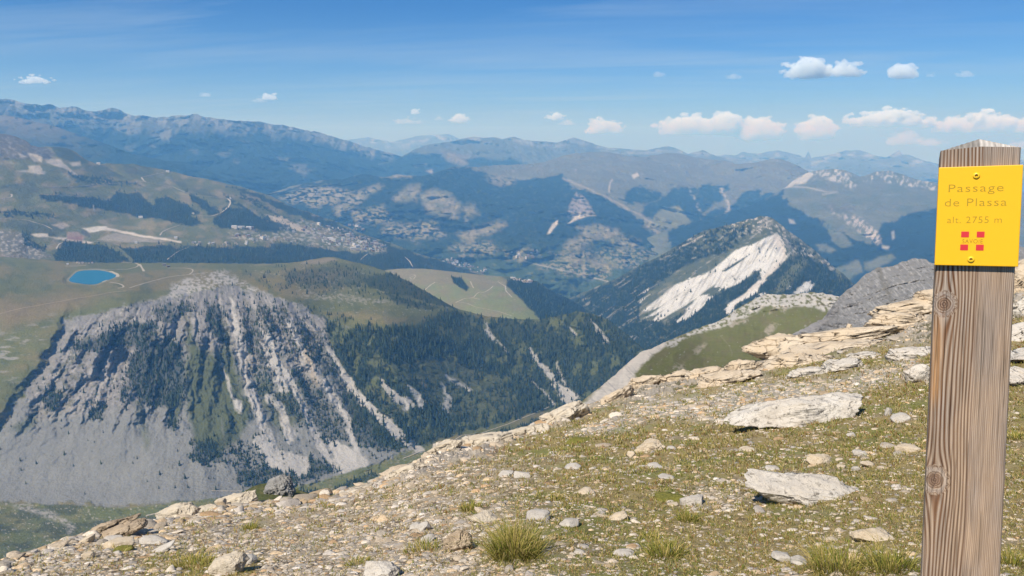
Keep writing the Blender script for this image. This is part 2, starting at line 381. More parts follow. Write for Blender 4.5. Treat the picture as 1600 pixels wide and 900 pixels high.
# ---- the broad middle mountain
POLY_L4_FOREST = [(418, 310), (470, 287), (517, 279), (565, 272), (600, 277), (635, 274), (662, 275), (690, 265), (705, 262), (735, 262), (770, 278), (800, 281), (830, 279), (855, 275), (878, 272), (888, 282), (895, 295), (915, 296),
   (950, 312), (985, 330), (1005, 345), (1030, 360), (1060, 370), (1120, 340), (1200, 300), (1300, 300), (1300, 520), (800, 540), (420, 520)]
def cov_mid(X, Y, P, ct):
    n = n2(X, Y, 26, 15, 5, 9); n_ = n2(X, Y, 24, 14, 5, 19); fine = n2(X, Y, 7, 3.5, 4, 10)
    c = np.tile(np.array((0.135, 0.134, 0.088)), X.shape + (1,))
    c = mixc(c, (0.13, 0.12, 0.065), sstep(-0.1, 0.4, n)); c = mixc(c, (0.30, 0.28, 0.25), sstep(0.2, 0.5, fine) * sstep(0.05, 0.35, n_) * 0.8)
    f = inp(X, Y, POLY_L4_FOREST, 2, 9, n + 0.5 * fine, n_ - 0.4 * fine)
    for pg in ([(975, 305), (985, 293), (1010, 292), (1030, 300), (1032, 312), (1010, 322), (985, 320), (972, 312)],
               [(1040, 300), (1065, 292), (1085, 290), (1093, 296), (1085, 310), (1060, 318), (1045, 314)], [(1088, 294), (1110, 288), (1140, 286), (1138, 300), (1110, 325), (1098, 332), (1090, 320)],
               [(1145, 320), (1165, 300), (1187, 298), (1186, 308), (1160, 325), (1130, 345), (1090, 350), (1095, 338)], [(1000, 330), (1040, 305), (1090, 310), (1100, 345), (1150, 330), (1190, 310), (1110, 370), (1040, 362)]):
        f = np.maximum(f, inp(X, Y, pg, 4, 11, n + 0.7 * fine, n_ - 0.6 * fine))
    # clearings
    def clr(pg, w=9, den=0.25, soft=9):
        return inp(X, Y, pg, soft, w, n, n_) * sstep(-den, 0.1, fine + 0.12)
    farm = np.zeros_like(X)
    for pg, den in (([(435, 312), (470, 292), (520, 290), (550, 300), (520, 318), (480, 322), (450, 316)], 0.0), ([(520, 325), (545, 305), (590, 288), (600, 293), (570, 312), (545, 328), (528, 338)], 0.1),
                    ([(615, 310), (640, 290), (655, 292), (650, 315), (630, 318)], 0.5), ([(655, 305), (675, 295), (705, 305), (720, 322), (712, 340), (690, 345), (670, 330)], 0.5),
                    ([(720, 325), (742, 320), (748, 335), (728, 345)], 0.4), ([(715, 365), (750, 352), (790, 345), (795, 352), (760, 368), (725, 380)], 0.3),
                    ([(760, 277), (770, 272), (795, 275), (802, 285), (785, 290), (765, 284)], 0.1), ([(785, 392), (830, 388), (845, 402), (820, 408), (790, 404)], 0.15),
                    ([(905, 355), (935, 350), (965, 358), (975, 372), (940, 370), (910, 370)], 0.3), ([(890, 375), (920, 362), (925, 385), (895, 392), (875, 392)], 0.25), ([(955, 370), (1000, 376), (990, 388), (955, 385)], 0.2),
                    ([(840, 410), (900, 402), (960, 412), (950, 440), (890, 430), (845, 425)], -0.1), ([(1003, 346), (1025, 350), (1035, 368), (1015, 362)], 0.4), ([(560, 330), (600, 322), (615, 345), (590, 352), (565, 345)], -0.1),
                    ([(600, 350), (680, 345), (700, 370), (650, 378), (600, 365)], -0.22), ([(700, 385), (770, 375), (780, 395), (720, 400)], -0.2), ([(860, 395), (1000, 385), (1030, 400), (990, 420), (880, 410)], -0.15),
                    ([(545, 330), (560, 328), (575, 345), (560, 350)], 0.2), ([(615, 270), (645, 272), (640, 276), (612, 276)], 0.1)):
        farm = np.maximum(farm, clr(pg, 10, den))
    farmc = np.tile(np.array((0.235, 0.205, 0.13)), X.shape + (1,)); farmc = mixc(farmc, (0.17, 0.16, 0.08), sstep(-0.1, 0.3, n_))
    fc = np.tile(np.array(FOREST), X.shape + (1,)); low = sstep(350, 440, Y + 14 * n) * sstep(560, 640, X)
    fc = mixc(fc, (0.052, 0.078, 0.030), low * 0.9)
    fc = mixc(fc, (0.12, 0.13, 0.055), sstep(0.22, 0.42, n2(X, Y, 16, 7, 5, 11)) * low * 0.8); fc = mixc(fc, (0.08, 0.095, 0.045), sstep(0.1, 0.4, fine) * 0.45)
    c = c + (fc - c) * f[..., None]; c = c + (farmc - c) * farm[..., None]
    c = mixc(c, (0.17, 0.165, 0.075), inp(X, Y, [(1012, 345), (1035, 325), (1060, 322), (1078, 345), (1075, 356), (1045, 358), (1020, 352)], 3, 5, n, n_))
    c = mixc(c, (0.25, 0.215, 0.19), inp(X, Y, [(883, 335), (890, 320), (900, 300), (912, 305), (928, 330), (930, 336), (905, 338), (888, 342)], 3, 6, n, n_) * sstep(-0.35, 0.1, fine))
    c = mixc(c, (0.48, 0.43, 0.36), inp(X, Y, [(887, 350), (895, 342), (905, 334), (932, 336), (920, 338), (900, 345)], 2, 3, n, n_)); c = mixc(c, (0.5, 0.45, 0.38), inp(X, Y, [(854, 365), (862, 350), (872, 343), (872, 350), (860, 363)], 2, 3, n, n_))
    c = mixc(c, (0.36, 0.33, 0.28), streak(X, Y, [(1128, 296), (1135, 312), (1139, 325), (1136, 332)], 5, 5, n * 9, fine * 6) * sstep(-0.3, 0.1, fine)); c = mixc(c, (0.3, 0.28, 0.23), streak(X, Y, [(1080, 298), (1090, 318), (1092, 330)], 3, 4, n * 9) * sstep(-0.2, 0.2, fine))
    c = mixc(c, (0.42, 0.38, 0.32), streak(X, Y, [(952, 300), (954, 285), (958, 280)], 2, 2, n * 4)); c = mixc(c, (0.42, 0.38, 0.32), inp(X, Y, [(985, 275), (996, 270), (998, 276), (990, 280)], 3, 4, n, n_))
    c = mixc(c, (0.36, 0.31, 0.23), streak(X, Y, [(880, 278), (920, 296), (960, 315), (1000, 335), (1020, 348)], 3, 3, 0, n * 4) * 0.6)
    c = mixc(c, (0.4, 0.37, 0.32), streak(X, Y, [(820, 408), (850, 416), (890, 425), (950, 440)], 1.6, 1.2) * 0.7)
    return c
def rel_mid(X, Y, P, Z, ct):
    env = sstep(0, 14, Y - ct); a = 300 + 160 * sstep(290, 350, Y)
    return a * (fbm(P * np.array([1, 1, 1.3]), 1300, 6, 2, 0.6, True) - 0.42), 14 * fbm(P, 500, 4, 6) * env
sheet('broad_mountain', [(400, 312), (422, 302), (450, 293), (475, 287), (517, 280), (537, 280), (565, 272), (600, 277), (620, 272), (635, 274), (662, 275), (690, 266), (710, 260), (740, 261), (780, 258), (820, 257), (850, 254),
  (880, 243), (900, 239), (925, 238), (950, 237), (965, 240), (980, 244), (1010, 245), (1030, 241), (1045, 239), (1065, 241), (1080, 245), (1100, 248), (1130, 250), (1150, 256), (1180, 254), (1192, 251), (1205, 248), (1222, 249), (1240, 256), (1260, 266), (1300, 285), (1400, 330)],
  [(400, 420), (560, 470), (800, 530), (1100, 520), (1400, 420)],
  [(410, 308, 9200), (560, 275, 10200), (700, 265, 10800), (800, 258, 12500), (950, 237, 14000), (1100, 248, 14200), (1210, 249, 13500), (1330, 300, 12500), (900, 285, 11200), (1050, 300, 11500), (1180, 305, 11800), (700, 350, 8600), (560, 340, 8600), (450, 400, 7900),
   (900, 380, 8000), (1020, 400, 8300), (1100, 352, 10000), (870, 460, 6900), (700, 420, 7300), (900, 520, 6300), (1200, 420, 8800), (800, 330, 9200)],
  1.5, terrain_mat('broad_mountain_land', 42, 0.4, 0.8), cov_mid, rel_mid, jag=2.2, jags=24)
log('far land')

def cov_brown(X, Y, P, ct):
    n = n2(X, Y, 26, 15, 5, 12); n_ = n2(X, Y, 24, 14, 5, 13); fine = n2(X + 0.6 * Y, Y - 0.4 * X, 5, 9, 4, 14)
    c = np.tile(np.array((0.128, 0.130, 0.082)), X.shape + (1,)); c = mixc(c, (0.10, 0.112, 0.06), sstep(-0.2, 0.4, n))
    wh = inp(X, Y, [(1222, 296), (1245, 278), (1265, 268), (1272, 272), (1258, 285), (1235, 294)], 3, 6, n, n_) + inp(X, Y, [(1275, 266), (1300, 264), (1322, 268), (1340, 290), (1332, 296), (1300, 285), (1280, 274)], 5, 8, n, n_) * sstep(-0.1, 0.2, fine)
    wh = wh + inp(X, Y, [(1350, 273), (1390, 266), (1415, 276), (1460, 284), (1462, 296), (1420, 290), (1380, 284)], 6, 8, n, n_) * sstep(-0.05, 0.25, fine) + sstep(0.1, 0.4, fine) * sstep(22, 2, Y - ct) * 0.7 * sstep(1225, 1250, X)
    c = mixc(c, (0.40, 0.385, 0.345), np.clip(wh, 0, 1))
    f = inp(X, Y, [(1040, 360), (1100, 342), (1165, 318), (1200, 308), (1222, 300), (1222, 310), (1235, 322), (1270, 340), (1300, 355), (1330, 372), (1360, 380), (1380, 350), (1440, 330), (1480, 322), (1500, 500), (1100, 500)], 4, 11, n + 0.6 * fine, n_ - 0.6 * fine)
    for pg in ([(1295, 355), (1305, 356), (1320, 372), (1333, 384), (1318, 387), (1298, 374)], [(1275, 382), (1290, 382), (1308, 392), (1296, 398), (1278, 394)], [(1350, 410), (1375, 398), (1395, 395), (1400, 405), (1370, 420), (1352, 420)], [(1300, 420), (1340, 405), (1350, 425), (1320, 440)]):
        f = f * (1 - inp(X, Y, pg, 4, 8, n, n_) * sstep(-0.4, 0.0, fine + 0.2))
    c = mixc(c, FOREST, f)
    c = mixc(c, (0.42, 0.37, 0.32), inp(X, Y, [(1320, 335), (1345, 338), (1372, 365), (1378, 378), (1368, 380), (1340, 360), (1322, 348)], 4, 6, n, n_) * sstep(-0.2, 0.12, fine))
    c = mixc(c, (0.36, 0.32, 0.28), inp(X, Y, [(1290, 320), (1320, 325), (1345, 355), (1330, 355), (1300, 335)], 6, 8, n, n_) * sstep(0.0, 0.25, fine) * 0.8)
    c = mixc(c, (0.40, 0.37, 0.32), streak(X, Y, [(1377, 372), (1371, 383)], 1.8, 2) * 0.7 + streak(X, Y, [(1230, 292), (1262, 293), (1290, 300), (1308, 300), (1285, 304)], 2, 1.6) * 0.6)
    c = mixc(c, (0.42, 0.40, 0.36), inp(X, Y, [(1393, 362), (1397, 360), (1398, 372), (1394, 375)], 3) * 0.6 + inp(X, Y, [(1378, 383), (1390, 385), (1388, 390), (1378, 388)], 3) * 0.7 + inp(X, Y, [(1232, 342), (1240, 344), (1243, 350), (1234, 349)], 3) * 0.7)
    c = mixc(c, (0.09, 0.085, 0.06), inp(X, Y, [(1280, 325), (1300, 318), (1330, 322), (1330, 330), (1300, 332)], 6, 10, n, n_) * 0.6)
    return c
sheet('brown_mountain', [(1010, 372), (1060, 352), (1100, 343), (1140, 332), (1175, 320), (1205, 305), (1225, 294), (1242, 280), (1262, 270), (1280, 266), (1300, 263), (1325, 267), (1342, 275), (1351, 275), (1370, 268), (1390, 266),
  (1405, 272), (1425, 278), (1440, 282), (1470, 287), (1600, 300), (1750, 290), (2000, 310)], [(1010, 500), (2000, 500)],
  [(1030, 365, 8800), (1200, 305, 10400), (1290, 265, 11500), (1390, 267, 11500), (1600, 300, 10500), (2000, 310, 10000), (1300, 325, 8900), (1200, 400, 7400), (1350, 380, 7300), (1350, 450, 6300), (1100, 470, 7300), (1500, 380, 7000), (1600, 480, 5800), (2000, 480, 5800)],
  1.6, terrain_mat('brown_mountain_land', 40, 0.4, 0.8), cov_brown, rel(240, 1100, 14), jag=2.4, jags=22)

# ---- left alpine slope with the resort
def cov_resort(X, Y, P, ct):
    n = n2(X, Y, 26, 12, 5, 20); n_ = n2(X, Y, 24, 11, 5, 21); fine = n2(X, Y, 6, 3, 4, 22)
    c = np.tile(np.array((0.108, 0.112, 0.042)), X.shape + (1,)); c = mixc(c, (0.20, 0.165, 0.09), sstep(-0.1, 0.4, n)); c = mixc(c, (0.095, 0.10, 0.045), sstep(0.1, 0.45, n_) * 0.8)
    # rocky knob
    k = inp(X, Y, [(-60, 200), (0, 205), (50, 222), (85, 240), (80, 250), (60, 246), (0, 250), (-60, 250)], 4, 5, n, n_); c = mixc(c, (0.115, 0.105, 0.08), k); c = mixc(c, (0.24, 0.22, 0.19), k * sstep(0.08, 0.3, fine) * 0.7)
    c = mixc(c, (0.045, 0.055, 0.03), inp(X, Y, [(78, 228), (110, 232), (140, 255), (120, 255), (90, 245)], 3, 4, n, n_) * 0.85)
    for pg in ([(135, 258), (160, 258), (195, 275), (190, 280), (150, 275), (132, 266)], [(190, 258), (220, 256), (240, 268), (228, 278), (200, 270)], [(260, 272), (290, 290), (330, 300), (345, 310), (320, 308), (280, 292)], [(5, 290), (50, 282), (60, 300), (40, 305), (0, 300)], [(0, 345), (40, 350), (85, 345), (100, 360), (90, 370), (40, 362), (0, 356)]):
        c = mixc(c, (0.06, 0.068, 0.035), inp(X, Y, pg, 5, 8, n, n_) * 0.75)
    for pg in ([(28, 240), (44, 245), (65, 252), (60, 242), (45, 240), (66, 250), (66, 245), (30, 246)], [(44, 240), (66, 245), (66, 252), (52, 253)], [(70, 248), (95, 250), (108, 262), (126, 276), (118, 272), (96, 262), (75, 256)],
               [(42, 260), (62, 257), (66, 268), (55, 270), (45, 266)], [(24, 267), (45, 266), (70, 268), (68, 272), (48, 271)], [(108, 255), (125, 252), (126, 258), (112, 259)]):
        c = mixc(c, (0.40, 0.35, 0.28), inp(X, Y, pg, 2.5, 4, n, n_) * 0.9)
    # worked ground
    for pg, cc in (([(128, 356), (160, 353), (168, 354), (165, 360), (140, 363)], (0.5, 0.46, 0.40)), ([(165, 356), (200, 362), (240, 370), (283, 376), (283, 379), (240, 374), (200, 366), (165, 360)], (0.5, 0.44, 0.37)),
                   ([(46, 365), (75, 364), (75, 371), (60, 371)], (0.46, 0.41, 0.34)), ([(75, 370), (105, 372), (145, 377), (140, 380), (100, 376)], (0.48, 0.42, 0.35)), ([(105, 362), (122, 362), (133, 370), (128, 376), (104, 374)], (0.26, 0.19, 0.15)),
                   ([(105, 370), (130, 369), (128, 375), (104, 374)], (0.22, 0.13, 0.11)), ([(150, 374), (180, 364), (230, 373), (262, 379), (200, 379)], (0.25, 0.22, 0.17)), ([(0, 390), (40, 392), (60, 400), (30, 402), (0, 402)], (0.2, 0.14, 0.11)), ([(80, 352), (100, 348), (110, 353), (95, 357)], (0.3, 0.25, 0.19))):
        c = mixc(c, cc, inp(X, Y, pg, 2, 3, n, n_))
    c = mixc(c, (0.08, 0.08, 0.06), inp(X, Y, [(128, 358), (140, 364), (142, 372), (134, 369), (126, 362)], 2, 2, n, n_))
    rk = inp(X, Y, [(-60, 355), (0, 358), (30, 362), (60, 385), (80, 402), (50, 404), (0, 400), (-60, 404)], 5, 6, n, n_)
    c = mixc(c, (0.13, 0.12, 0.08), rk); c = mixc(c, (0.34, 0.31, 0.27), rk * sstep(0.05, 0.3, fine))
    c = mixc(c, (0.42, 0.35, 0.26), inp(X, Y, [(413, 335), (440, 338), (465, 352), (488, 362), (480, 364), (455, 358), (428, 345)], 2, 3, n, n_)); 
    for pg in ([(633, 402), (640, 404), (650, 414), (655, 420), (645, 418)], [(650, 408), (670, 412), (690, 420), (675, 420)]): c = mixc(c, (0.30, 0.25, 0.17), inp(X, Y, pg, 2, 2, n, n_))
    f = forest_resort(X, Y); c = mixc(c, FOREST, sstep(0.35, 0.8, f + 0.3 * fine) * 0.9)
    c = mixc(c, (0.42, 0.38, 0.33), inp(X, Y, VILLAGE, 8, 6, n, n_) * sstep(0.02, 0.2, fine) * 0.7)
    return c
VILLAGE = [(355, 364), (385, 360), (420, 366), (450, 350), (470, 343), (500, 350), (540, 360), (580, 375), (605, 387), (590, 396), (560, 392), (520, 386), (470, 380), (400, 376), (360, 372)]
RES_FOREST = [[(60, 304), (110, 305), (170, 313), (180, 298), (215, 302), (232, 316), (260, 305), (285, 318), (313, 332), (300, 338), (318, 350), (290, 352), (260, 346), (215, 340), (170, 330), (110, 318), (60, 312)],
  [(290, 300), (320, 312), (345, 330), (330, 335), (305, 320)], [(330, 345), (352, 325), (390, 325), (420, 345), (450, 350), (462, 362), (420, 362), (380, 358), (350, 358), (332, 352)],
  [(83, 400), (100, 378), (115, 377), (165, 384), (208, 408), (180, 413), (120, 412), (88, 408)], [(178, 382), (200, 388), (230, 384), (280, 384), (285, 386), (300, 384), (330, 386), (420, 386), (520, 390), (600, 397), (640, 400), (700, 412), (740, 425), (720, 432), (640, 425), (540, 418), (400, 414), (210, 412), (190, 396)],
  [(350, 288), (400, 302), (450, 322), (520, 345), (555, 363), (620, 385), (700, 412), (700, 416), (640, 402), (560, 372), (540, 370), (480, 342), (440, 328), (395, 308)], [(510, 350), (560, 366), (600, 392), (640, 404), (600, 400), (560, 380)],
  [(375, 300), (400, 312), (440, 335), (470, 345), (460, 350), (430, 338), (400, 322), (375, 310)], [(345, 300), (380, 315), (420, 340), (440, 350), (420, 350), (380, 328), (350, 312)], [(0, 330), (60, 330), (100, 342), (60, 338), (0, 338)], [(30, 366), (45, 362), (52, 378), (75, 388), (72, 394), (40, 384)],
  [(395, 303), (430, 312), (480, 334), (530, 350), (560, 366), (612, 383), (650, 398), (700, 414), (760, 434), (830, 462), (740, 446), (690, 424), (640, 408), (606, 398), (600, 386), (575, 372), (530, 356), (480, 343), (430, 325)],
  [(420, 377), (480, 384), (560, 394), (640, 404), (640, 420), (540, 404), (430, 392)], [(100, 268), (140, 275), (190, 282), (230, 290), (180, 290), (120, 284)]]
def forest_resort(X, Y):
    n = n2(X, Y, 20, 9, 5, 23); n_ = n2(X, Y, 18, 9, 5, 24); f = np.zeros_like(X)
    for i, pg in enumerate(RES_FOREST):
        m = inp(X, Y, pg, 6, 7, n, n_)
        if i in (6, 7, 8, 9, 10, 13): m = m * sstep(-0.35, 0.05, n2(X, Y, 5, 2.5, 3, 25))
        f = np.maximum(f, m)
    f = f * (1 - streak(X, Y, [(230, 305), (240, 318)], 6, 3)) * (1 - streak(X, Y, [(175, 380), (190, 392), (208, 408)], 4, 2)) * (1 - streak(X, Y, [(360, 306), (390, 325), (410, 340)], 4, 3))
    return f
def rel_resort(X, Y, P, Z, ct):
    env = sstep(0, 12, Y - ct); kn = sstep(110, 50, X) * sstep(270, 250, Y)
    return (70 + 60 * kn) * fbm(P * np.array([1, 1, 1.4]), 620, 5, 3, 0.5, True), 6 * fbm(P, 200, 4, 7) * env
sheet('resort_slope', [(-400, 215), (-150, 190), (-60, 202), (0, 209), (22, 212), (40, 219), (50, 227), (62, 230), (72, 229), (90, 230), (105, 232), (120, 239), (135, 250), (150, 256), (170, 255), (195, 257), (207, 256), (225, 260), (260, 266), (292, 274),
  (332, 282), (375, 292), (400, 299), (425, 307), (450, 321), (480, 331), (525, 346), (557, 361), (575, 369), (612, 380), (650, 395), (700, 411), (760, 430), (820, 455), (860, 475)], [(-400, 470), (860, 500)],
  [(-400, 215, 5200), (0, 209, 5300), (200, 257, 5900), (400, 300, 6400), (560, 363, 6500), (700, 412, 6500), (860, 475, 6300), (0, 300, 4500), (0, 390, 3850), (200, 340, 4900), (200, 400, 4150), (400, 400, 4500), (420, 350, 5500), (600, 410, 5300), (-400, 470, 3300), (0, 470, 3350), (300, 470, 3600), (600, 470, 4500), (860, 500, 5600)],
  1.4, terrain_mat('resort_slope_land', 16, 0.4, 0.7), cov_resort, rel_resort, jag=2.0, jags=18)

# ---- meadow bench below
def forest_bench(X, Y):
    n = n2(X, Y, 16, 9, 5, 30); n_ = n2(X, Y, 16, 9, 5, 31)
    f = inp(X, Y, [(795, 437), (830, 436), (860, 452), (905, 472), (980, 498), (980, 560), (830, 540), (845, 497), (825, 480), (808, 462), (790, 447)], 3, 5, n, n_)
    return np.maximum(f, inp(X, Y, [(705, 433), (720, 434), (733, 449), (728, 455), (708, 442)], 2, 2, n, n_))
def cov_bench(X, Y, P, ct):
    n = n2(X, Y, 30, 12, 5, 32); fine = n2(X, Y, 5, 3, 4, 33)
    c = np.tile(np.array((0.165, 0.180, 0.070)), X.shape + (1,)); c = mixc(c, (0.19, 0.165, 0.09), sstep(-0.2, 0.4, n + 0.4 * sstep(470, 425, Y)))
    c = mixc(c, (0.3, 0.27, 0.2), sstep(0.36, 0.5, fine) * 0.6)
    c = mixc(c, (0.055, 0.075, 0.032), sstep(560, 640, X) * 0 + inp(X, Y, [(780, 430), (840, 436), (840, 444), (790, 436)], 4, 3, n, n))
    return mixc(c, FOREST, forest_bench(X, Y))
sheet('meadow_bench', [(520, 440), (560, 430), (600, 423), (625, 420), (660, 420), (700, 424), (750, 430), (800, 433), (840, 440), (860, 454), (900, 473), (960, 498), (1010, 530)], [(520, 560), (1010, 580)],
  [(540, 440, 4900), (640, 421, 5000), (800, 433, 5000), (900, 475, 5000), (1010, 530, 4800), (700, 470, 4150), (840, 500, 3800), (560, 520, 3700), (700, 560, 3400), (1000, 575, 3500)],
  1.6, terrain_mat('bench_land', 14, 0.35, 0.5), cov_bench, rel(25, 400, 4), jag=1.0, jags=18)

# ---- the peak with the white face
PK_WHITE = [[(1000, 490), (1012, 478), (1030, 465), (1055, 445), (1090, 430), (1110, 424), (1137, 402), (1150, 390), (1180, 380), (1200, 370), (1213, 364), (1222, 372), (1228, 390), (1232, 400), (1222, 412), (1200, 432), (1192, 442), (1186, 425), (1180, 422), (1160, 440), (1130, 453), (1125, 447), (1115, 446), (1105, 452), (1090, 465), (1060, 484), (1030, 500), (1022, 500), (1030, 490), (1012, 495), (1035, 478)],
  [(1060, 503), (1075, 480), (1095, 460), (1115, 462), (1100, 478), (1075, 498)], [(1133, 490), (1138, 475), (1165, 458), (1185, 438), (1196, 438), (1185, 456), (1150, 475), (1140, 492)], [(1230, 400), (1238, 390), (1232, 402)],
  [(1238, 460), (1250, 448), (1262, 438), (1272, 445), (1258, 460)], [(1227, 452), (1240, 441), (1236, 450)], [(1000, 460), (1014, 450), (1008, 458)], [(1178, 468), (1190, 456), (1197, 458), (1186, 472)], [(998, 470), (1012, 462), (1004, 472)], [(1005, 498), (1018, 490), (1008, 500)]]
PK_DARK = [[(1128, 424), (1150, 409), (1170, 399), (1154, 411), (1134, 424)]]
def cov_peak(X, Y, P, ct):
    n = n2(X, Y, 14, 10, 5, 40); n_ = n2(X, Y, 14, 10, 5, 41)
    sl = n2(X * 0.82 - Y * 0.57, X * 0.57 + Y * 0.82, 30, 3.5, 4, 42)       # beds dipping to the lower left
    gl = n2(X + 0.55 * Y, Y, 3.0, 30, 4, 43)
    c = np.tile(np.array((0.075, 0.085, 0.045)), X.shape + (1,)); c = mixc(c, (0.14, 0.135, 0.075), sstep(0.0, 0.4, n) * 0.8)
    c = mixc(c, (0.36, 0.33, 0.29), sstep(0.18, 0.4, sl) * 0.5)
    summ = inp(X, Y, [(1100, 352), (1187, 330), (1215, 340), (1240, 370), (1290, 400), (1320, 425), (1290, 420), (1240, 395), (1215, 362), (1180, 365), (1150, 360)], 10, 6, n, n_)
    c = mixc(c, (0.40, 0.36, 0.31), summ * sstep(0.0, 0.3, n2(X, Y, 5, 4, 4, 44)))
    f = forest_peak(X, Y); c = mixc(c, FOREST, f)
    w = np.zeros_like(X)
    wx = (sl * 11 + n * 6 + 7 * n2(X, Y, 4, 4, 3, 47)); 
    for pg in PK_WHITE: w = np.maximum(w, inp(X, Y, pg, 2, 1, -wx, wx * 0.7))
    for pg in PK_DARK: w = w * (1 - inp(X, Y, pg, 2, 0.35, wx, -wx * 0.5))
    w = w * (1 - sstep(0.25, 0.42, sl) * 0.5)
    wc = np.tile(np.array((0.56, 0.545, 0.51)), X.shape + (1,)); wc = mixc(wc, (0.30, 0.285, 0.26), sstep(0.02, 0.4, gl) * 0.9); wc = mixc(wc, (0.52, 0.46, 0.39), inp(X, Y, [(1205, 365), (1225, 370), (1232, 400), (1200, 435), (1150, 475), (1135, 490), (1150, 470), (1195, 430), (1222, 400)], 6) * 0.7)
    c = c + (wc - c) * w[..., None]
    c = mixc(c, (0.42, 0.38, 0.33), np.clip(streak(X, Y, [(1000, 410), (1070, 375), (1105, 366), (1090, 372), (1030, 408)], 1.8, 2, n * 6, n_ * 6) * sstep(0, 0.3, sl + 0.15), 0, 1) * 0.8)
    c = mixc(c, (0.125, 0.13, 0.06), inp(X, Y, [(1215, 445), (1235, 415), (1255, 403), (1262, 410), (1245, 430), (1225, 455), (1210, 460)], 5, 6, n, n_) * 0.8)
    c = mixc(c, (0.15, 0.15, 0.07), inp(X, Y, [(1302, 415), (1310, 420), (1318, 436), (1312, 440)], 3, 3, n, n_))
    return c
def forest_peak(X, Y):
    n = n2(X, Y, 14, 10, 5, 40); n_ = n2(X, Y, 14, 10, 5, 41); sl = n2(X * 0.82 - Y * 0.57, X * 0.57 + Y * 0.82, 30, 3.5, 4, 42); sp = n2(X, Y, 6, 4, 3, 46)
    f = inp(X, Y, [(850, 480), (905, 465), (960, 438), (1030, 402), (1080, 372), (1120, 362), (1160, 372), (1150, 388), (1080, 410), (1030, 440), (1000, 470), (1000, 500), (1040, 505), (1095, 470), (1130, 455), (1185, 424), (1195, 440), (1235, 400), (1262, 400), (1300, 420), (1345, 450), (1345, 640), (850, 640)], 4, 6, n, n_)
    up = sstep(415, 360, Y) * 0.5
    f = f * sstep(-0.55 + up, -0.1 + up, sp + 0.0) * (1 - sstep(0.22, 0.4, sl) * 0.75 * sstep(1120, 1000, X))
    f = np.maximum(f, inp(X, Y, [(1060, 372), (1110, 355), (1165, 350), (1180, 365), (1120, 385), (1060, 400)], 8, 6, n, n_) * sstep(-0.05, 0.2, sp))
    f = np.maximum(f, inp(X, Y, [(1230, 370), (1262, 385), (1300, 415), (1270, 412), (1240, 395)], 6, 6, n, n_) * sstep(-0.05, 0.2, sp))
    for pg in PK_WHITE[:5]: f = f * (1 - inp(X, Y, pg, 2, 1, -(sl * 9 + n * 5), (sl * 9 + n * 5) * 0.7))
    for pg in PK_DARK: f = np.maximum(f, inp(X, Y, pg, 3) * 0.8)
    return f
def rel_peak(X, Y, P, Z, ct):
    env = sstep(0, 14, Y - ct); w = np.zeros_like(X)
    for pg in PK_WHITE[:3]: w = np.maximum(w, inp(X, Y, pg, 14))
    gl = n2(X + 0.55 * Y, Y, 5.0, 60, 3, 43, ridge=True)
    return (55 * fbm(P * np.array([1, 1, 1.2]), 520, 5, 4, 0.55, True) + 26 * gl * w), 5 * fbm(P, 120, 4, 8) * env
sheet('white_faced_peak', [(800, 500), (850, 485), (905, 460), (957, 439), (1000, 415), (1030, 401), (1065, 379), (1100, 360), (1145, 350), (1165, 344), (1187, 338), (1207, 340), (1214, 346), (1232, 360), (1262, 382), (1285, 402), (1300, 414), (1320, 431), (1335, 445), (1400, 490), (1450, 540)],
  [(800, 640), (1450, 640)], [(820, 495, 5600), (950, 442, 5300), (1060, 382, 5000), (1187, 338, 4700), (1260, 382, 4600), (1335, 445, 4400), (1450, 540, 4200), (1000, 500, 4100), (1100, 450, 4150), (1190, 430, 3950), (1120, 500, 3550), (1240, 460, 3600), (950, 540, 3900), (850, 600, 4000), (1000, 630, 3000), (1200, 620, 2700), (1400, 630, 2700)],
  1.4, terrain_mat('white_peak_land', 12, 0.3, 0.7), cov_peak, rel_peak, jag=3.0, jags=16)
log('peaks')

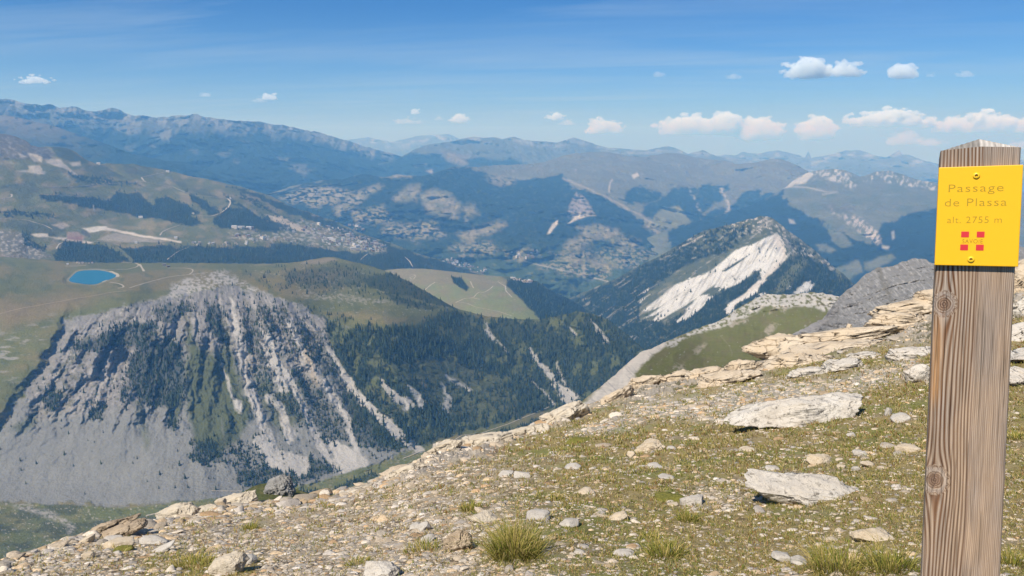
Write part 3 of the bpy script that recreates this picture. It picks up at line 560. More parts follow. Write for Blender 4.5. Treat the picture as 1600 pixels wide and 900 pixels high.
# ---- lake plateau and the scree cliff
FAN = (320.0, 250.0)
LAKE = [(106, 438), (112, 432), (118, 426), (124, 423), (140, 422), (155, 422), (166, 424), (176, 427), (183, 431), (178, 434), (168, 438), (160, 440), (152, 444), (140, 445), (125, 443), (112, 441)]
CL_FACE = [(62, 580), (84, 535), (104, 500), (150, 486), (190, 480), (235, 470), (290, 462), (330, 452), (345, 447), (400, 458), (450, 472), (500, 492), (560, 525), (610, 600), (650, 700), (560, 740), (400, 775), (190, 792), (0, 785), (-300, 785), (-200, 760), (-8, 688), (20, 636)]
def fan(X, Y): return np.arctan2(X - FAN[0], Y - FAN[1])
_mc = {}
def masks_cliff(X, Y):
    if X.size > 200000 and 'd' in _mc: return _mc['d']
    d = masks_cliff_(X, Y)
    if X.size > 200000: _mc['d'] = d
    return d
def masks_cliff_(X, Y):
    n = n2(X, Y, 20, 12, 5, 50); n_ = n2(X, Y, 20, 12, 5, 51); s = fan(X, Y)
    st = fbm(np.stack([s * 26, Y / 170, X * 0], -1), 1, 4, 52); st2 = fbm(np.stack([s * 70, Y / 120, X * 0], -1), 1, 3, 53)
    sp = n2(X, Y, 9, 6, 4, 54)
    face = inp(X, Y, CL_FACE, 5, 12, n + 0.5 * sp, n_ + 0.6 * sp)
    floor_ = sstep(-2, 2, Y - np.interp(X, [-300, 0, 100, 160, 200, 300, 400, 500, 560, 640, 700, 760, 860, 950], [785, 786, 788, 792, 794, 783, 770, 752, 732, 712, 696, 680, 650, 620]) + n * 3)
    d = {}
    rim = inp(X, Y, [(110, 500), (150, 486), (235, 468), (330, 446), (400, 455), (480, 478), (520, 495), (505, 560), (470, 600), (440, 560), (400, 580), (350, 560), (292, 560), (285, 520), (240, 560), (250, 610), (210, 640), (150, 640), (95, 640), (55, 650), (40, 620), (75, 570)], 22, 14, n, n_)
    d['rock'] = rim * face
    d['grass'] = np.clip(inp(X, Y, [(292, 500), (310, 540), (345, 560), (352, 500), (365, 560), (385, 620), (395, 650), (372, 690), (340, 710), (310, 702), (296, 660), (290, 600)], 10, 12, n, n_)
                 + inp(X, Y, [(400, 590), (450, 600), (470, 660), (440, 680), (410, 640)], 12, 12, n, n_) * 0.8 + inp(X, Y, [(540, 620), (600, 600), (640, 650), (600, 670), (560, 660)], 12, 10, n, n_) * 0.7
                 + inp(X, Y, [(258, 620), (285, 600), (285, 640), (270, 672)], 6, 6, n, n_) * 0.9 + inp(X, Y, [(205, 620), (222, 630), (236, 690), (230, 705), (215, 660)], 8, 6, n, n_) * 0.5 + inp(X, Y, [(15, 670), (55, 640), (60, 655), (30, 680)], 8, 8, n, n_) * 0.7
                 + inp(X, Y, [(640, 570), (700, 560), (790, 600), (800, 640), (740, 655), (690, 640), (650, 610)], 22, 16, n, n_) * 0.9, 0, 1)
    fw = inp(X, Y, [(505, 492), (540, 515), (570, 512), (600, 515), (640, 505), (690, 500), (720, 490), (760, 497), (905, 485), (950, 495), (1010, 540), (1010, 620), (860, 640), (740, 672), (650, 700), (600, 700), (570, 640), (545, 590), (520, 550)], 5, 6, n, n_)
    patch = np.zeros_like(X)
    for pg, k in (([(105, 545), (130, 535), (195, 505), (215, 500), (245, 505), (243, 530), (225, 545), (175, 545), (120, 552)], 1.0), ([(198, 560), (225, 535), (260, 530), (285, 545), (292, 590), (288, 625), (265, 640), (222, 632), (200, 600)], 1.0),
                  ([(140, 640), (150, 632), (164, 638), (160, 655), (146, 658)], 1.2), ([(65, 620), (80, 600), (92, 620), (88, 642), (70, 640)], 1.0), ([(322, 478), (335, 470), (352, 490), (355, 530), (338, 535), (325, 515)], 0.95), ([(265, 640), (278, 650), (275, 672), (266, 668)], 0.9),
                  ([(375, 482), (410, 475), (440, 480), (470, 500), (500, 520), (520, 560), (545, 600), (530, 610), (490, 570), (460, 560), (440, 520), (425, 560), (435, 600), (410, 600), (395, 560), (376, 530)], 0.62),
                  ([(440, 590), (470, 580), (500, 610), (540, 660), (545, 690), (510, 700), (470, 665), (445, 640)], 0.68), ([(300, 690), (345, 690), (350, 720), (320, 728), (300, 715)], 0.9), ([(370, 740), (440, 715), (500, 715), (525, 735), (470, 755), (400, 765), (372, 758)], 0.85),
                  ([(530, 600), (590, 620), (640, 690), (620, 705), (560, 700), (535, 650)], 0.95), ([(380, 560), (430, 590), (440, 640), (400, 620), (382, 590)], 0.5), ([(240, 478), (300, 468), (310, 490), (270, 505), (240, 500)], 0.7), ([(180, 600), (205, 590), (210, 630), (190, 630)], 0.7), ([(350, 700), (420, 690), (480, 720), (380, 760)], 0.35)):
        patch = np.maximum(patch, inp(X, Y, pg, 12, 11, n, n_) * k)
    plat = inp(X, Y, [(380, 432), (400, 418), (450, 412), (520, 404), (565, 410), (620, 428), (700, 468), (740, 492), (640, 500), (690, 490), (640, 480), (600, 470), (560, 462), (480, 460), (420, 452)], 10, 9, n, n_) * 0.5 * sstep(-0.12, 0.2, n2(X, Y, 22, 9, 4, 65))
    plat = np.maximum(plat, inp(X, Y, [(560, 436), (610, 427), (640, 440), (712, 480), (714, 485), (680, 478), (640, 465), (590, 455)], 4, 5, n, n_) * 1.0); plat = np.maximum(plat, inp(X, Y, [(600, 456), (640, 468), (690, 482), (650, 486), (620, 478)], 4, 4, n, n_) * 0.95)
    plat = np.maximum(plat, inp(X, Y, [(648, 496), (680, 488), (716, 486), (730, 495), (700, 506), (660, 504)], 4, 4, n, n_)); plat = np.maximum(plat, inp(X, Y, [(440, 425), (500, 414), (545, 412), (580, 432), (560, 452), (500, 450), (450, 445)], 10, 8, n, n_) * 0.72)
    plat = np.maximum(plat, inp(X, Y, [(440, 465), (520, 480), (600, 498), (640, 505), (600, 520), (520, 505), (470, 482)], 10, 9, n, n_) * 0.55 * sstep(-0.2, 0.15, n2(X, Y, 18, 9, 4, 66)))
    plat = plat * (1 - inp(X, Y, [(395, 462), (470, 462), (560, 470), (640, 478), (690, 492), (640, 508), (560, 500), (470, 478), (410, 470)], 8, 6, n, n_) * 0.95)
    # scree chutes cut the trees
    ch = np.zeros_like(X)
    for L_, w in (([(362, 470), (368, 520), (380, 570), (395, 620), (410, 665), (425, 700)], 12), ([(345, 570), (362, 610), (372, 640)], 7), ([(405, 500), (425, 545), (450, 590), (475, 640), (500, 700), (520, 720)], 9), ([(452, 500), (478, 560), (505, 600), (540, 650), (560, 720)], 10),
                  ([(512, 540), (540, 590), (570, 630), (600, 655), (625, 680), (655, 705)], 12), ([(412, 540), (428, 572), (442, 604)], 16), ([(420, 620), (440, 640), (455, 680)], 16), ([(596, 596), (618, 618), (640, 632)], 12), ([(640, 604), (652, 620), (660, 632)], 9), ([(500, 690), (530, 705), (560, 725)], 34), ([(400, 690), (430, 715), (470, 725)], 26),
                  ([(828, 545), (845, 570), (862, 590), (880, 618)], 7), ([(866, 600), (880, 612), (893, 622)], 16), ([(690, 600), (700, 630), (694, 640)], 8), ([(760, 508), (764, 520), (772, 530)], 6), ([(780, 535), (790, 548)], 3), ([(832, 595), (850, 612), (862, 630)], 4), ([(868, 565), (876, 590), (884, 600)], 3), ([(925, 500), (935, 515), (945, 530)], 5), ([(890, 512), (900, 525)], 3), ([(700, 585), (730, 610)], 4)):
        tp = 0.45 + 0.55 * np.clip((Y - L_[0][1]) / max(8, L_[-1][1] - L_[0][1]), 0, 1.1)
        ch = np.maximum(ch, streak(X, Y, L_, w * 1.35 * tp * (1 + 1.0 * st), 4, n * 8 + st2 * 6 + sp * 5, sp * 9))
    ch = ch * sstep(-0.65, -0.05, st2 + 0.7 * sp + 0.15)
    d['chute'] = ch * (1 - floor_)
    gl_ = sstep(0.04, 0.30, n2(X + 0.4 * Y, Y, 16, 22, 4, 64)); tree = np.maximum(np.maximum(fw * (0.95 - 0.75 * d['grass'] - 0.8 * gl_), patch), plat)
    tree = np.maximum(tree, rim * 0.03 * face + face * (0.006 + 0.06 * sstep(300, 420, X)))
    tree = tree * (1 - 0.93 * ch) * (1 - floor_)
    fl_tree = inp(X, Y, [(740, 690), (800, 668), (880, 640), (930, 622), (940, 650), (800, 700), (740, 705)], 5, 4, n, n_) + inp(X, Y, [(520, 765), (545, 752), (575, 742), (590, 740), (590, 746), (560, 756), (530, 768)], 3, 2, n, n_) + inp(X, Y, [(450, 770), (500, 765), (510, 778), (450, 786)], 3, 3, n, n_)
    d['tree'] = np.clip(np.maximum(tree, fl_tree * 0.95), 0, 1); d['floor'] = floor_; d['face'] = face; d['st'] = st; d['st2'] = st2; d['sp'] = sp; d['n'] = n; d['n_'] = n_; d['fw'] = fw; d['rim'] = rim
    return d
def cov_cliff(X, Y, P, ct):
    d = masks_cliff(X, Y); n, n_, st, st2, sp = d['n'], d['n_'], d['st'], d['st2'], d['sp']; fine = n2(X, Y, 4, 2.5, 4, 55)
    big = n2(X, Y, 120, 30, 3, 56)
    c = np.tile(np.array((0.108, 0.112, 0.042)), X.shape + (1,)); c = mixc(c, (0.155, 0.13, 0.058), sstep(-0.15, 0.35, big)); c = mixc(c, (0.078, 0.088, 0.038), sstep(0.0, 0.35, n) * 0.7)
    c = mixc(c, (0.2, 0.15, 0.08), inp(X, Y, [(0, 480), (110, 452), (180, 458), (110, 482), (0, 520)], 20, 10, n, n_) * 0.6)
    c = mixc(c, (0.25, 0.235, 0.21), sstep(0.16, 0.36, n2(X + Y, Y, 22, 5, 4, 57)) * inp(X, Y, [(-300, 500), (20, 520), (80, 490), (70, 540), (20, 600), (-300, 660)], 26) * 0.75)
    karst = inp(X, Y, [(270, 442), (300, 432), (325, 425), (345, 421), (360, 426), (380, 440), (430, 466), (480, 482), (440, 478), (400, 464), (350, 452), (300, 462), (235, 475), (150, 492), (200, 478), (265, 460)], 7, 8, n, n_)
    c = mixc(c, (0.32, 0.30, 0.27), karst * sstep(-0.2, 0.15, fine + 0.5 * n)); c = mixc(c, (0.33, 0.31, 0.27), inp(X, Y, [(380, 420), (560, 408), (600, 440), (700, 480), (600, 510), (470, 470)], 20) * sstep(0.25, 0.42, fine + 0.3 * n_) * 0.45)
    c = mixc(c, (0.30, 0.27, 0.22), inp(X, Y, [(462, 455), (520, 460), (600, 468), (640, 472), (600, 476), (520, 470), (470, 464)], 6, 5, n, n_) * sstep(-0.2, 0.2, fine) * 0.6)
    c = mixc(c, (0.20, 0.17, 0.11), inp(X, Y, [(475, 408), (515, 402), (530, 406), (500, 412), (470, 412)], 3, 2, n, n_) + inp(X, Y, [(390, 410), (415, 410), (430, 414), (400, 415)], 3, 2, n, n_) * 0.5)
    # face
    sc = np.tile(np.array((0.178, 0.177, 0.162)), X.shape + (1,)); sc = mixc(sc, (0.190, 0.188, 0.170), sstep(-0.1, 0.4, st)); sc = mixc(sc, (0.135, 0.135, 0.122), sstep(0.15, 0.5, st2) * 0.5)
    sc = mixc(sc, (0.30, 0.26, 0.20), inp(X, Y, [(75, 560), (140, 560), (130, 640), (60, 650)], 20, 10, n, n_) * 0.5)
    c = c + (sc - c) * (d['face'] * (1 - d['fw'] * 0.9))[..., None]
    rk = np.tile(np.array((0.200, 0.188, 0.172)), X.shape + (1,)); rk = mixc(rk, (0.29, 0.27, 0.245), sstep(0.0, 0.4, st2 + fine * 0.5)); rk = mixc(rk, (0.10, 0.10, 0.065), sstep(0.1, 0.35, sp + st * 0.5) * 0.7)
    c = c + (rk - c) * d['rock'][..., None]
    c = mixc(c, (0.078, 0.088, 0.042), d['grass'] * sstep(-0.5, 0.0, st2 + 0.25) * np.maximum(d['face'], d['fw']))
    c = mixc(c, (0.082, 0.095, 0.038), d['fw'] * (1 - d['grass']) * 0.8)
    c = mixc(c, (0.36, 0.34, 0.31), d['chute'] * 0.95)
    c = mixc(c, (0.34, 0.28, 0.20), inp(X, Y, [(470, 525), (482, 520), (486, 560), (500, 600), (492, 600), (475, 560)], 6, 6, n, n_) * 0.7 + inp(X, Y, [(655, 598), (668, 590), (665, 606)], 4) * 0.7)
    # valley floor
    fc = np.tile(np.array((0.105, 0.115, 0.040)), X.shape + (1,)); fc = mixc(fc, (0.145, 0.138, 0.055), sstep(-0.1, 0.3, n)); lf = sstep(330, 250, X)
    fc = mixc(fc, (0.062, 0.068, 0.032), lf * sstep(-0.05, 0.25, n2(X, Y, 40, 14, 4, 58)) * 0.9); fc = mixc(fc, (0.32, 0.30, 0.26), sstep(0.3, 0.42, fine + 0.3 * n_) * (0.35 + 0.5 * lf))
    fc = mixc(fc, (0.30, 0.28, 0.25), streak(X, Y, [(25, 788), (55, 798), (80, 806), (100, 815), (112, 828)], 9, 8, n * 8, n_ * 5) * sstep(-0.3, 0.1, fine) * 0.9)
    c = c + (fc - c) * d['floor'][..., None]
    c = mixc(c, (0.35, 0.33, 0.28), d['floor'] * streak(X, Y, [(600, 708), (630, 712), (655, 704)], 4, 6) * 0.4)
    c = mixc(c, FOREST, np.clip(d['tree'] * 1.3 - 0.4, 0, 1) * 0.75)
    c = mixc(c, (0.26, 0.24, 0.18), np.clip(0.5 + (1.6 + 1.6 * n + 1.2 * d['sp'] - np.abs(sdpoly(X, Y + 0.3, LAKE))) / 1.6, 0, 1) * 0.7)
    return c
LAKE_Z = -558.0
def rel_cliff(X, Y, P, Z, ct):
    d = masks_cliff(X, Y); env = sstep(0, 12, Y - ct); s = fan(X, Y)
    g = fbm(np.stack([s * 11 + 0.25 * d['n'], Y / 90, X * 0], -1), 1, 5, 60, 0.55, True)
    face = np.clip(d['face'] + d['fw'], 0, 1) * (1 - d['floor']) ; rocky = d['rock']
    scr = np.clip(d['face'] * (1 - d['rock']) * sstep(640, 690, Y) + sstep(640, 600, Y) * 0, 0, 1)
    a = 34 * face * (1 - 0.85 * scr) + 2
    fsoft = inp(X, Y, CL_FACE, 70, 12, d['n'], d['n_']) ** 1.3
    dr = a * g * np.maximum(fsoft, d['fw'] * 0.6) + fsoft * rocky * 20 * fbm(P * np.array([1, 1, 1.1]), 60, 6, 9, 0.6, True) + fsoft * (1 - 0.8 * scr) * 44 * fbm(np.stack([s * 4.5 + 0.2 * d['n'], Y / 200, X * 0], -1), 1, 3, 61, 0.5, True) + face * 3.0 * fbm(P, 30, 4, 10)
    # the wall that drops off the meadow at the left, in a ravine
    w = streak(X, Y, [(114, 486), (104, 505), (95, 530), (70, 576), (34, 618), (0, 672), (-80, 760)], 15, 10, d['n'] * 7 + d['sp'] * 5, d['n_'] * 4)
    dr = dr + 26 * w
    plain = 1 - np.clip(face + d['floor'], 0, 1)
    dr = dr + plain * 16 * fbm(P * np.array([1, 1, 0.5]), 260, 4, 11) * sstep(6, 40, np.abs(sdpoly(X, Y, LAKE)) + 0) 
    sd = np.where(_box(X, Y, LAKE, 40), -40.0, -100.0); k = _box(X, Y, LAKE, 40); sd[k] = sdpoly(X[k], Y[k], LAKE)
    wl = sstep(-9, -2, sd); ray = P - np.array([0, 0, EYE]); R = np.linalg.norm(ray, axis=-1)
    zt = LAKE_Z - 1.2 * sstep(-1.5, 1.5, sd)
    to_plane = (zt - EYE) / (ray[..., 2] / R) - R
    out = sstep(2, 14, np.maximum(0, -sd))
    return dr * env * out * (1 - wl) + to_plane * wl, 2.0 * fbm(P, 60, 4, 12) * env * out
CTRL_CL = [(-300, 405, 3500), (0, 402, 3530), (140, 432, 3040), (200, 411, 3480), (300, 412, 3450), (400, 414, 3450), (500, 404, 3600), (0, 480, 2490), (-300, 480, 2480), (110, 487, 2440), (200, 472, 2450), (330, 446, 2750), (430, 470, 2480), (520, 496, 2500), (600, 500, 2450), (700, 475, 2900), (620, 428, 3300),
  (720, 488, 2900), (900, 490, 3000), (1005, 543, 2950), (1060, 600, 2800), (0, 560, 2230), (-300, 640, 2000), (0, 640, 2060), (200, 560, 2260), (200, 640, 2080), (400, 560, 2290), (400, 640, 2120), (560, 600, 2300), (600, 650, 2210), (700, 620, 2450), (860, 600, 2750), (860, 540, 2850), (0, 785, 1861), (-300, 785, 1861), (150, 790, 1850), (400, 765, 1930), (520, 737, 2040), (640, 710, 2150),
  (740, 682, 2300), (860, 640, 2600), (0, 890, 1560), (400, 890, 1560), (800, 760, 1960), (-300, 890, 1560), (1000, 640, 2650)]
sheet('scree_cliff_plateau', [(-400, 405), (0, 401), (80, 407), (130, 410), (200, 411), (300, 411), (400, 413), (450, 411), (475, 408), (500, 403), (520, 401), (545, 408), (570, 413), (600, 423), (620, 431), (650, 447), (682, 466), (712, 483), (735, 489), (762, 496), (800, 500), (840, 501), (870, 496), (900, 488), (925, 491), (950, 501), (987, 531), (1007, 549), (1060, 590), (1100, 620)],
  [(-400, 900), (400, 900), (700, 790), (1100, 680)], CTRL_CL, 1.25, terrain_mat('cliff_land', 7, 0.32, 0.8), cov_cliff, rel_cliff, jag=1.6, jags=14)
log('cliff')

# lake: a flat sheet of turquoise water
def on_plane(x, y, z):
    d = unproj(np.asarray(x, float), np.asarray(y, float), np.ones(len(x))) - np.array([0, 0, EYE]); t = (z - EYE) / d[:, 2]; return np.array([0, 0, EYE]) + d * t[:, None]
m = newmat('lake_water'); g = NG(m); geo = g.n('ShaderNodeNewGeometry')
g.finish(g.mix(g.noise(geo.outputs['Position'], 0.02, 3), (0.004, 0.10, 0.17), (0.006, 0.13, 0.21)), 0.25, g.noise(geo.outputs['Position'], 0.4, 3), 0.2, 0.3, 0.3)
lk = np.array(LAKE, float); lk = np.concatenate([lk[i] + (lk[(i + 1) % len(lk)] - lk[i]) * np.linspace(0, 1, 5)[:-1, None] for i in range(len(lk))])
lp = on_plane(lk[:, 0], lk[:, 1], LAKE_Z); lp = (lp + np.roll(lp, 1, 0) + np.roll(lp, -1, 0) + np.roll(lp, 2, 0) + np.roll(lp, -2, 0)) / 5
me = mesh_np('lake', lp, np.arange(len(lp)), m, smooth=False, counts=[len(lp)])
tag(obj('lake', me), kind='structure')

# ================================================================== near hillside pieces
def cov_spur(X, Y, P, ct):
    n = n2(X, Y, 16, 10, 5, 70); n_ = n2(X, Y, 16, 10, 5, 71); fine = n2(X, Y, 6, 4, 4, 72)
    c = np.tile(np.array((0.155, 0.158, 0.066)), X.shape + (1,)); c = mixc(c, (0.165, 0.152, 0.078), sstep(-0.1, 0.35, n))
    c = mixc(c, (0.60, 0.53, 0.44), np.clip(inp(X, Y, [(700, 720), (880, 660), (948, 596), (975, 570), (1000, 548), (1045, 530), (1040, 540), (1012, 562), (990, 584), (1000, 600), (1040, 600), (960, 660), (800, 760)], 5, 6, n, n_), 0, 1))
    c = mixc(c, (0.34, 0.31, 0.28), sstep(0.1, 0.4, n2(X + Y, Y - X, 60, 5, 4, 73)) * inp(X, Y, [(700, 720), (948, 596), (1045, 530), (1040, 540), (990, 584), (1000, 600), (800, 760)], 6) * 0.8)
    cl = inp(X, Y, [(1040, 536), (1100, 508), (1130, 496), (1160, 478), (1195, 456), (1320, 456), (1318, 478), (1290, 486), (1255, 478), (1225, 484), (1200, 478), (1180, 488), (1160, 498), (1120, 514), (1075, 526), (1045, 545)], 4, 5, n, n_)
    c = mixc(c, (0.52, 0.48, 0.42), cl * sstep(-0.15, 0.15, fine + 0.1)); 
    for pg in ([(1192, 520), (1208, 505), (1215, 508), (1202, 522)], [(1055, 572), (1060, 568), (1070, 570), (1068, 580), (1058, 582)], [(1130, 505), (1150, 500), (1172, 498), (1168, 504), (1140, 512)], [(1085, 545), (1100, 535), (1104, 540), (1090, 552)], [(1200, 492), (1212, 478), (1208, 490)], [(1216, 484), (1226, 480), (1228, 486)]):
        c = mixc(c, (0.36, 0.31, 0.235), inp(X, Y, pg, 4, 9, n + fine, n_ - fine) * sstep(-0.4, 0.1, fine + 0.1) * 0.85)
    c = mixc(c, (0.22, 0.2, 0.12), streak(X, Y, [(1126, 525), (1140, 540), (1144, 552), (1143, 556)], 1.4, 1) * 0.7)
    c = mixc(c, (0.45, 0.42, 0.37), sstep(0.38, 0.48, fine) * 0.5)
    return c
def rel_spur(X, Y, P, Z, ct):
    cl = inp(X, Y, [(1100, 512), (1160, 476), (1195, 455), (1320, 455), (1318, 480), (1225, 484), (1160, 498), (1100, 520)], 8)
    env = sstep(0, 8, Y - ct)
    return (Z * 0.035 * fbm(P * np.array([1, 1, 1.3]), 90, 5, 20, 0.6, True) * (0.3 + cl) + Z * 0.010 * fbm(P / Z[..., None] * 60, 1.6, 4, 21, 0.6, True)), Z * 0.002 * fbm(P / Z[..., None] * 60, 1.2, 3, 22) * env
sheet('green_spur', [(640, 760), (700, 722), (782, 698), (850, 668), (900, 634), (948, 597), (975, 573), (1000, 551), (1022, 543), (1040, 534), (1087, 514), (1127, 500), (1160, 477), (1195, 459), (1212, 460), (1240, 460), (1262, 457), (1287, 458), (1310, 463), (1340, 480), (1400, 520)],
  [(640, 820), (900, 700), (1400, 640)], [(700, 722, 40), (870, 656, 60), (948, 597, 130), (1000, 551, 300), (1040, 534, 480), (1127, 500, 900), (1195, 459, 1250), (1310, 463, 1150), (1400, 520, 1000), (700, 800, 30), (950, 680, 45), (1040, 600, 160), (1100, 570, 380), (1200, 540, 620), (1300, 560, 520), (1400, 640, 400)],
  1.2, terrain_mat('green_spur_land', 1.6, 0.3, 0.7), cov_spur, rel_spur, jag=3.2, jags=11, back=0.2, back_drop=0.9)

def cov_dome(X, Y, P, ct):
    n = n2(X, Y, 16, 10, 5, 74); fine = n2(X + Y, Y - X, 14, 3, 4, 75)
    c = np.tile(np.array((0.25, 0.24, 0.222)), X.shape + (1,)); c = mixc(c, (0.38, 0.36, 0.335), sstep(0.0, 0.35, fine)); c = mixc(c, (0.16, 0.15, 0.135), sstep(0.15, 0.4, n2(X, Y, 8, 5, 4, 76)) * 0.7)
    c = mixc(c, (0.12, 0.11, 0.08), streak(X, Y, [(1372, 420), (1380, 440), (1392, 470)], 8, 6, n * 5) * 0.4)
    return mixc(c, (0.42, 0.39, 0.36), inp(X, Y, [(1240, 520), (1285, 500), (1310, 478), (1290, 500), (1275, 520)], 6, 5, n, n) * 0.8)
def rel_dome(X, Y, P, Z, ct):
    return (18 * fbm(P * np.array([1, 1, 1.3]), 50, 6, 24, 0.66, True) + 2.5 * fbm(P, 8, 4, 25, 0.6, True)) * sstep(0, 10, Y - ct), 0.7 * fbm(P, 12, 4, 26)
sheet('rock_dome', [(1225, 530), (1252, 516), (1285, 499), (1297, 484), (1310, 466), (1330, 449), (1342, 438), (1350, 431), (1370, 419), (1395, 415), (1410, 409), (1425, 404), (1445, 405), (1455, 412), (1480, 408), (1520, 396), (1560, 390), (1600, 386), (1700, 378), (1900, 390)],
  [(1225, 600), (1900, 560)], [(1235, 525, 260), (1310, 466, 520), (1370, 420, 640), (1425, 404, 680), (1600, 386, 620), (1900, 390, 600), (1260, 590, 200), (1400, 560, 210), (1600, 560, 190), (1900, 560, 180), (1370, 480, 400)],
  1.2, terrain_mat('rock_dome_land', 1.8, 0.35, 0.8), cov_dome, rel_dome, jag=4, jags=14, back=0.25)

def cov_knoll(X, Y, P, ct):
    n = n2(X, Y, 10, 6, 4, 77); c = np.tile(np.array((0.095, 0.105, 0.04)), X.shape + (1,)); return mixc(c, (0.15, 0.14, 0.06), sstep(0, 0.35, n))
sheet('grassy_knoll', [(60, 1010), (150, 930), (230, 878), (300, 834), (345, 800), (375, 774), (395, 762), (410, 758), (432, 756), (455, 764), (480, 772), (510, 778), (560, 790), (640, 812), (740, 850)], [(60, 1060), (740, 1060)],
  [(60, 1010, 60), (340, 800, 120), (420, 757, 150), (520, 780, 140), (340, 860, 85), (560, 860, 85), (430, 800, 115), (740, 850, 100), (60, 1060, 50), (430, 1060, 40), (740, 1060, 45)], 1.5, terrain_mat('knoll_land', 0.7, 0.35, 0.6), cov_knoll, rel(1.5, 12, 0.2), jag=1.5, jags=10, back=0.3, back_drop=0.9)

# ---- the foreground shoulder we stand on
CREST_FG = [(-300, 905), (0, 878), (5, 872), (32, 865), (60, 858), (75, 853), (100, 842), (150, 832), (200, 820), (245, 813), (295, 802), (320, 796), (347, 790), (400, 784), (462, 780), (512, 770), (547, 763), (575, 756), (590, 747), (620, 736), (662, 716), (690, 699), (710, 694), (750, 690),
  (782, 687), (815, 672), (850, 657), (887, 647), (920, 632), (967, 614), (1000, 600), (1050, 592), (1100, 582), (1150, 572), (1200, 560), (1250, 548), (1300, 538), (1350, 528), (1400, 512), (1450, 490), (1480, 470), (1520, 440), (1560, 418), (1600, 404), (1700, 385), (1900, 370)]
def fgmasks(X, Y):
    n = n2(X, Y, 46, 20, 5, 80); n_ = n2(X, Y, 46, 20, 5, 81)
    top = np.interp(X, [c[0] for c in CREST_FG], [c[1] for c in CREST_FG])
    d = {}
    skr = sstep(20, 4, Y - top + 16 * n) * sstep(560, 640, X) * sstep(1120, 1040, X)
    skr = np.maximum(skr, inp(X, Y, [(600, 760), (662, 714), (690, 695), (782, 684), (850, 655), (905, 640), (880, 665), (840, 672), (800, 690), (760, 712), (700, 722), (650, 745)], 10, 9, n, n_))
    ledge = inp(X, Y, [(950, 625), (1000, 590), (1100, 572), (1160, 545), (1230, 515), (1300, 505), (1400, 480), (1450, 440), (1600, 390), (1900, 360), (1900, 430), (1640, 480), (1540, 520), (1440, 540), (1380, 540), (1250, 560), (1200, 590), (1100, 600), (1040, 622), (960, 636), (930, 640)], 14, 12, n, n_)
    d['ledge'] = np.maximum(skr, ledge)
    d['band'] = inp(X, Y, [(880, 682), (930, 660), (1000, 632), (1100, 618), (1200, 600), (1300, 590), (1440, 560), (1440, 585), (1300, 620), (1140, 655), (1000, 660), (940, 678)], 14, 12, n, n_) * 0.75
    grav = sstep(1000, 600, X + 190 * n) * 0.85 + 0.12
    grav = np.maximum(grav, inp(X, Y, [(1040, 760), (1160, 750), (1190, 790), (1060, 800)], 30, 14, n, n_) * 0.7)
    grav = grav * (1 - inp(X, Y, [(780, 700), (900, 680), (960, 690), (900, 712), (800, 715)], 14, 12, n, n_) * 0.7) * (1 - inp(X, Y, [(230, 870), (320, 860), (400, 880), (420, 920), (220, 920)], 20, 10, n, n_) * 0.7)
    d['gravel'] = np.clip(grav + 0.9 * n * sstep(1300, 900, X), 0, 1); d['n'] = n; d['n_'] = n_; d['top'] = top
    return d
def cov_fg(X, Y, P, ct):
    d = fgmasks(X, Y); n, n_ = d['n'], d['n_']
    p1 = fbm(P * np.array([1, 1, 0]), 0.35, 5, 82); p2 = fbm(P * np.array([1, 1, 0]), 0.10, 4, 83); p3 = fbm(P * np.array([1, 1, 0]), 0.9, 3, 84)
    c = np.tile(np.array((0.30, 0.23, 0.09)), X.shape + (1,)); c = mixc(c, (0.200, 0.200, 0.048), sstep(-0.05, 0.3, p3 + 0.6 * p1)); c = mixc(c, (0.28, 0.215, 0.11), sstep(0.1, 0.4, p1)); c = mixc(c, (0.11, 0.08, 0.045), sstep(0.15, 0.45, p2) * 0.7)
    gcol = np.tile(np.array((0.47, 0.37, 0.245)), X.shape + (1,)); gcol = mixc(gcol, (0.16, 0.12, 0.085), sstep(0.0, 0.3, p2 + p1 * 0.5)); gcol = mixc(gcol, (0.42, 0.37, 0.30), sstep(0.1, 0.35, -p2 + p1 * 0.3))
    c = c + (gcol - c) * (d['gravel'] * sstep(-0.3, 0.1, p1 + (d['gravel'] - 0.5)))[..., None]
    lc = np.tile(np.array((0.46, 0.395, 0.31)), X.shape + (1,)); lc = mixc(lc, (0.36, 0.32, 0.27), sstep(0, 0.3, p1)); lc = mixc(lc, (0.12, 0.11, 0.06), sstep(0.12, 0.3, p3 + 0.6 * p2))
    c = c + (lc - c) * (d['ledge'] * 0.95)[..., None]
    c = c + (np.array((0.40, 0.37, 0.32)) - c) * (d['band'] * sstep(-0.2, 0.1, p2 + 0.15))[..., None]
    c = mixc(c, (0.15, 0.19, 0.03), inp(X, Y, [(1015, 775), (1025, 767), (1050, 764), (1072, 770), (1068, 780), (1040, 784)], 5) * 0.8)
    return c
def rel_fg(X, Y, P, Z, ct):
    d = fgmasks(X, Y); Q = P * np.array([1, 1, 0]); env = sstep(0, 10, Y - ct) 
    up = 0.05 * fbm(Q, 1.1, 4, 85) + 0.014 * fbm(Q, 0.16, 4, 86, 0.6) + d['ledge'] * 0.05 * fbm(P * np.array([1, 1, 3]), 0.5, 5, 87, 0.55, True)
    return 0 * X, up * (0.25 + 0.75 * env) * np.clip(Z / 5, 0.5, 2.2)
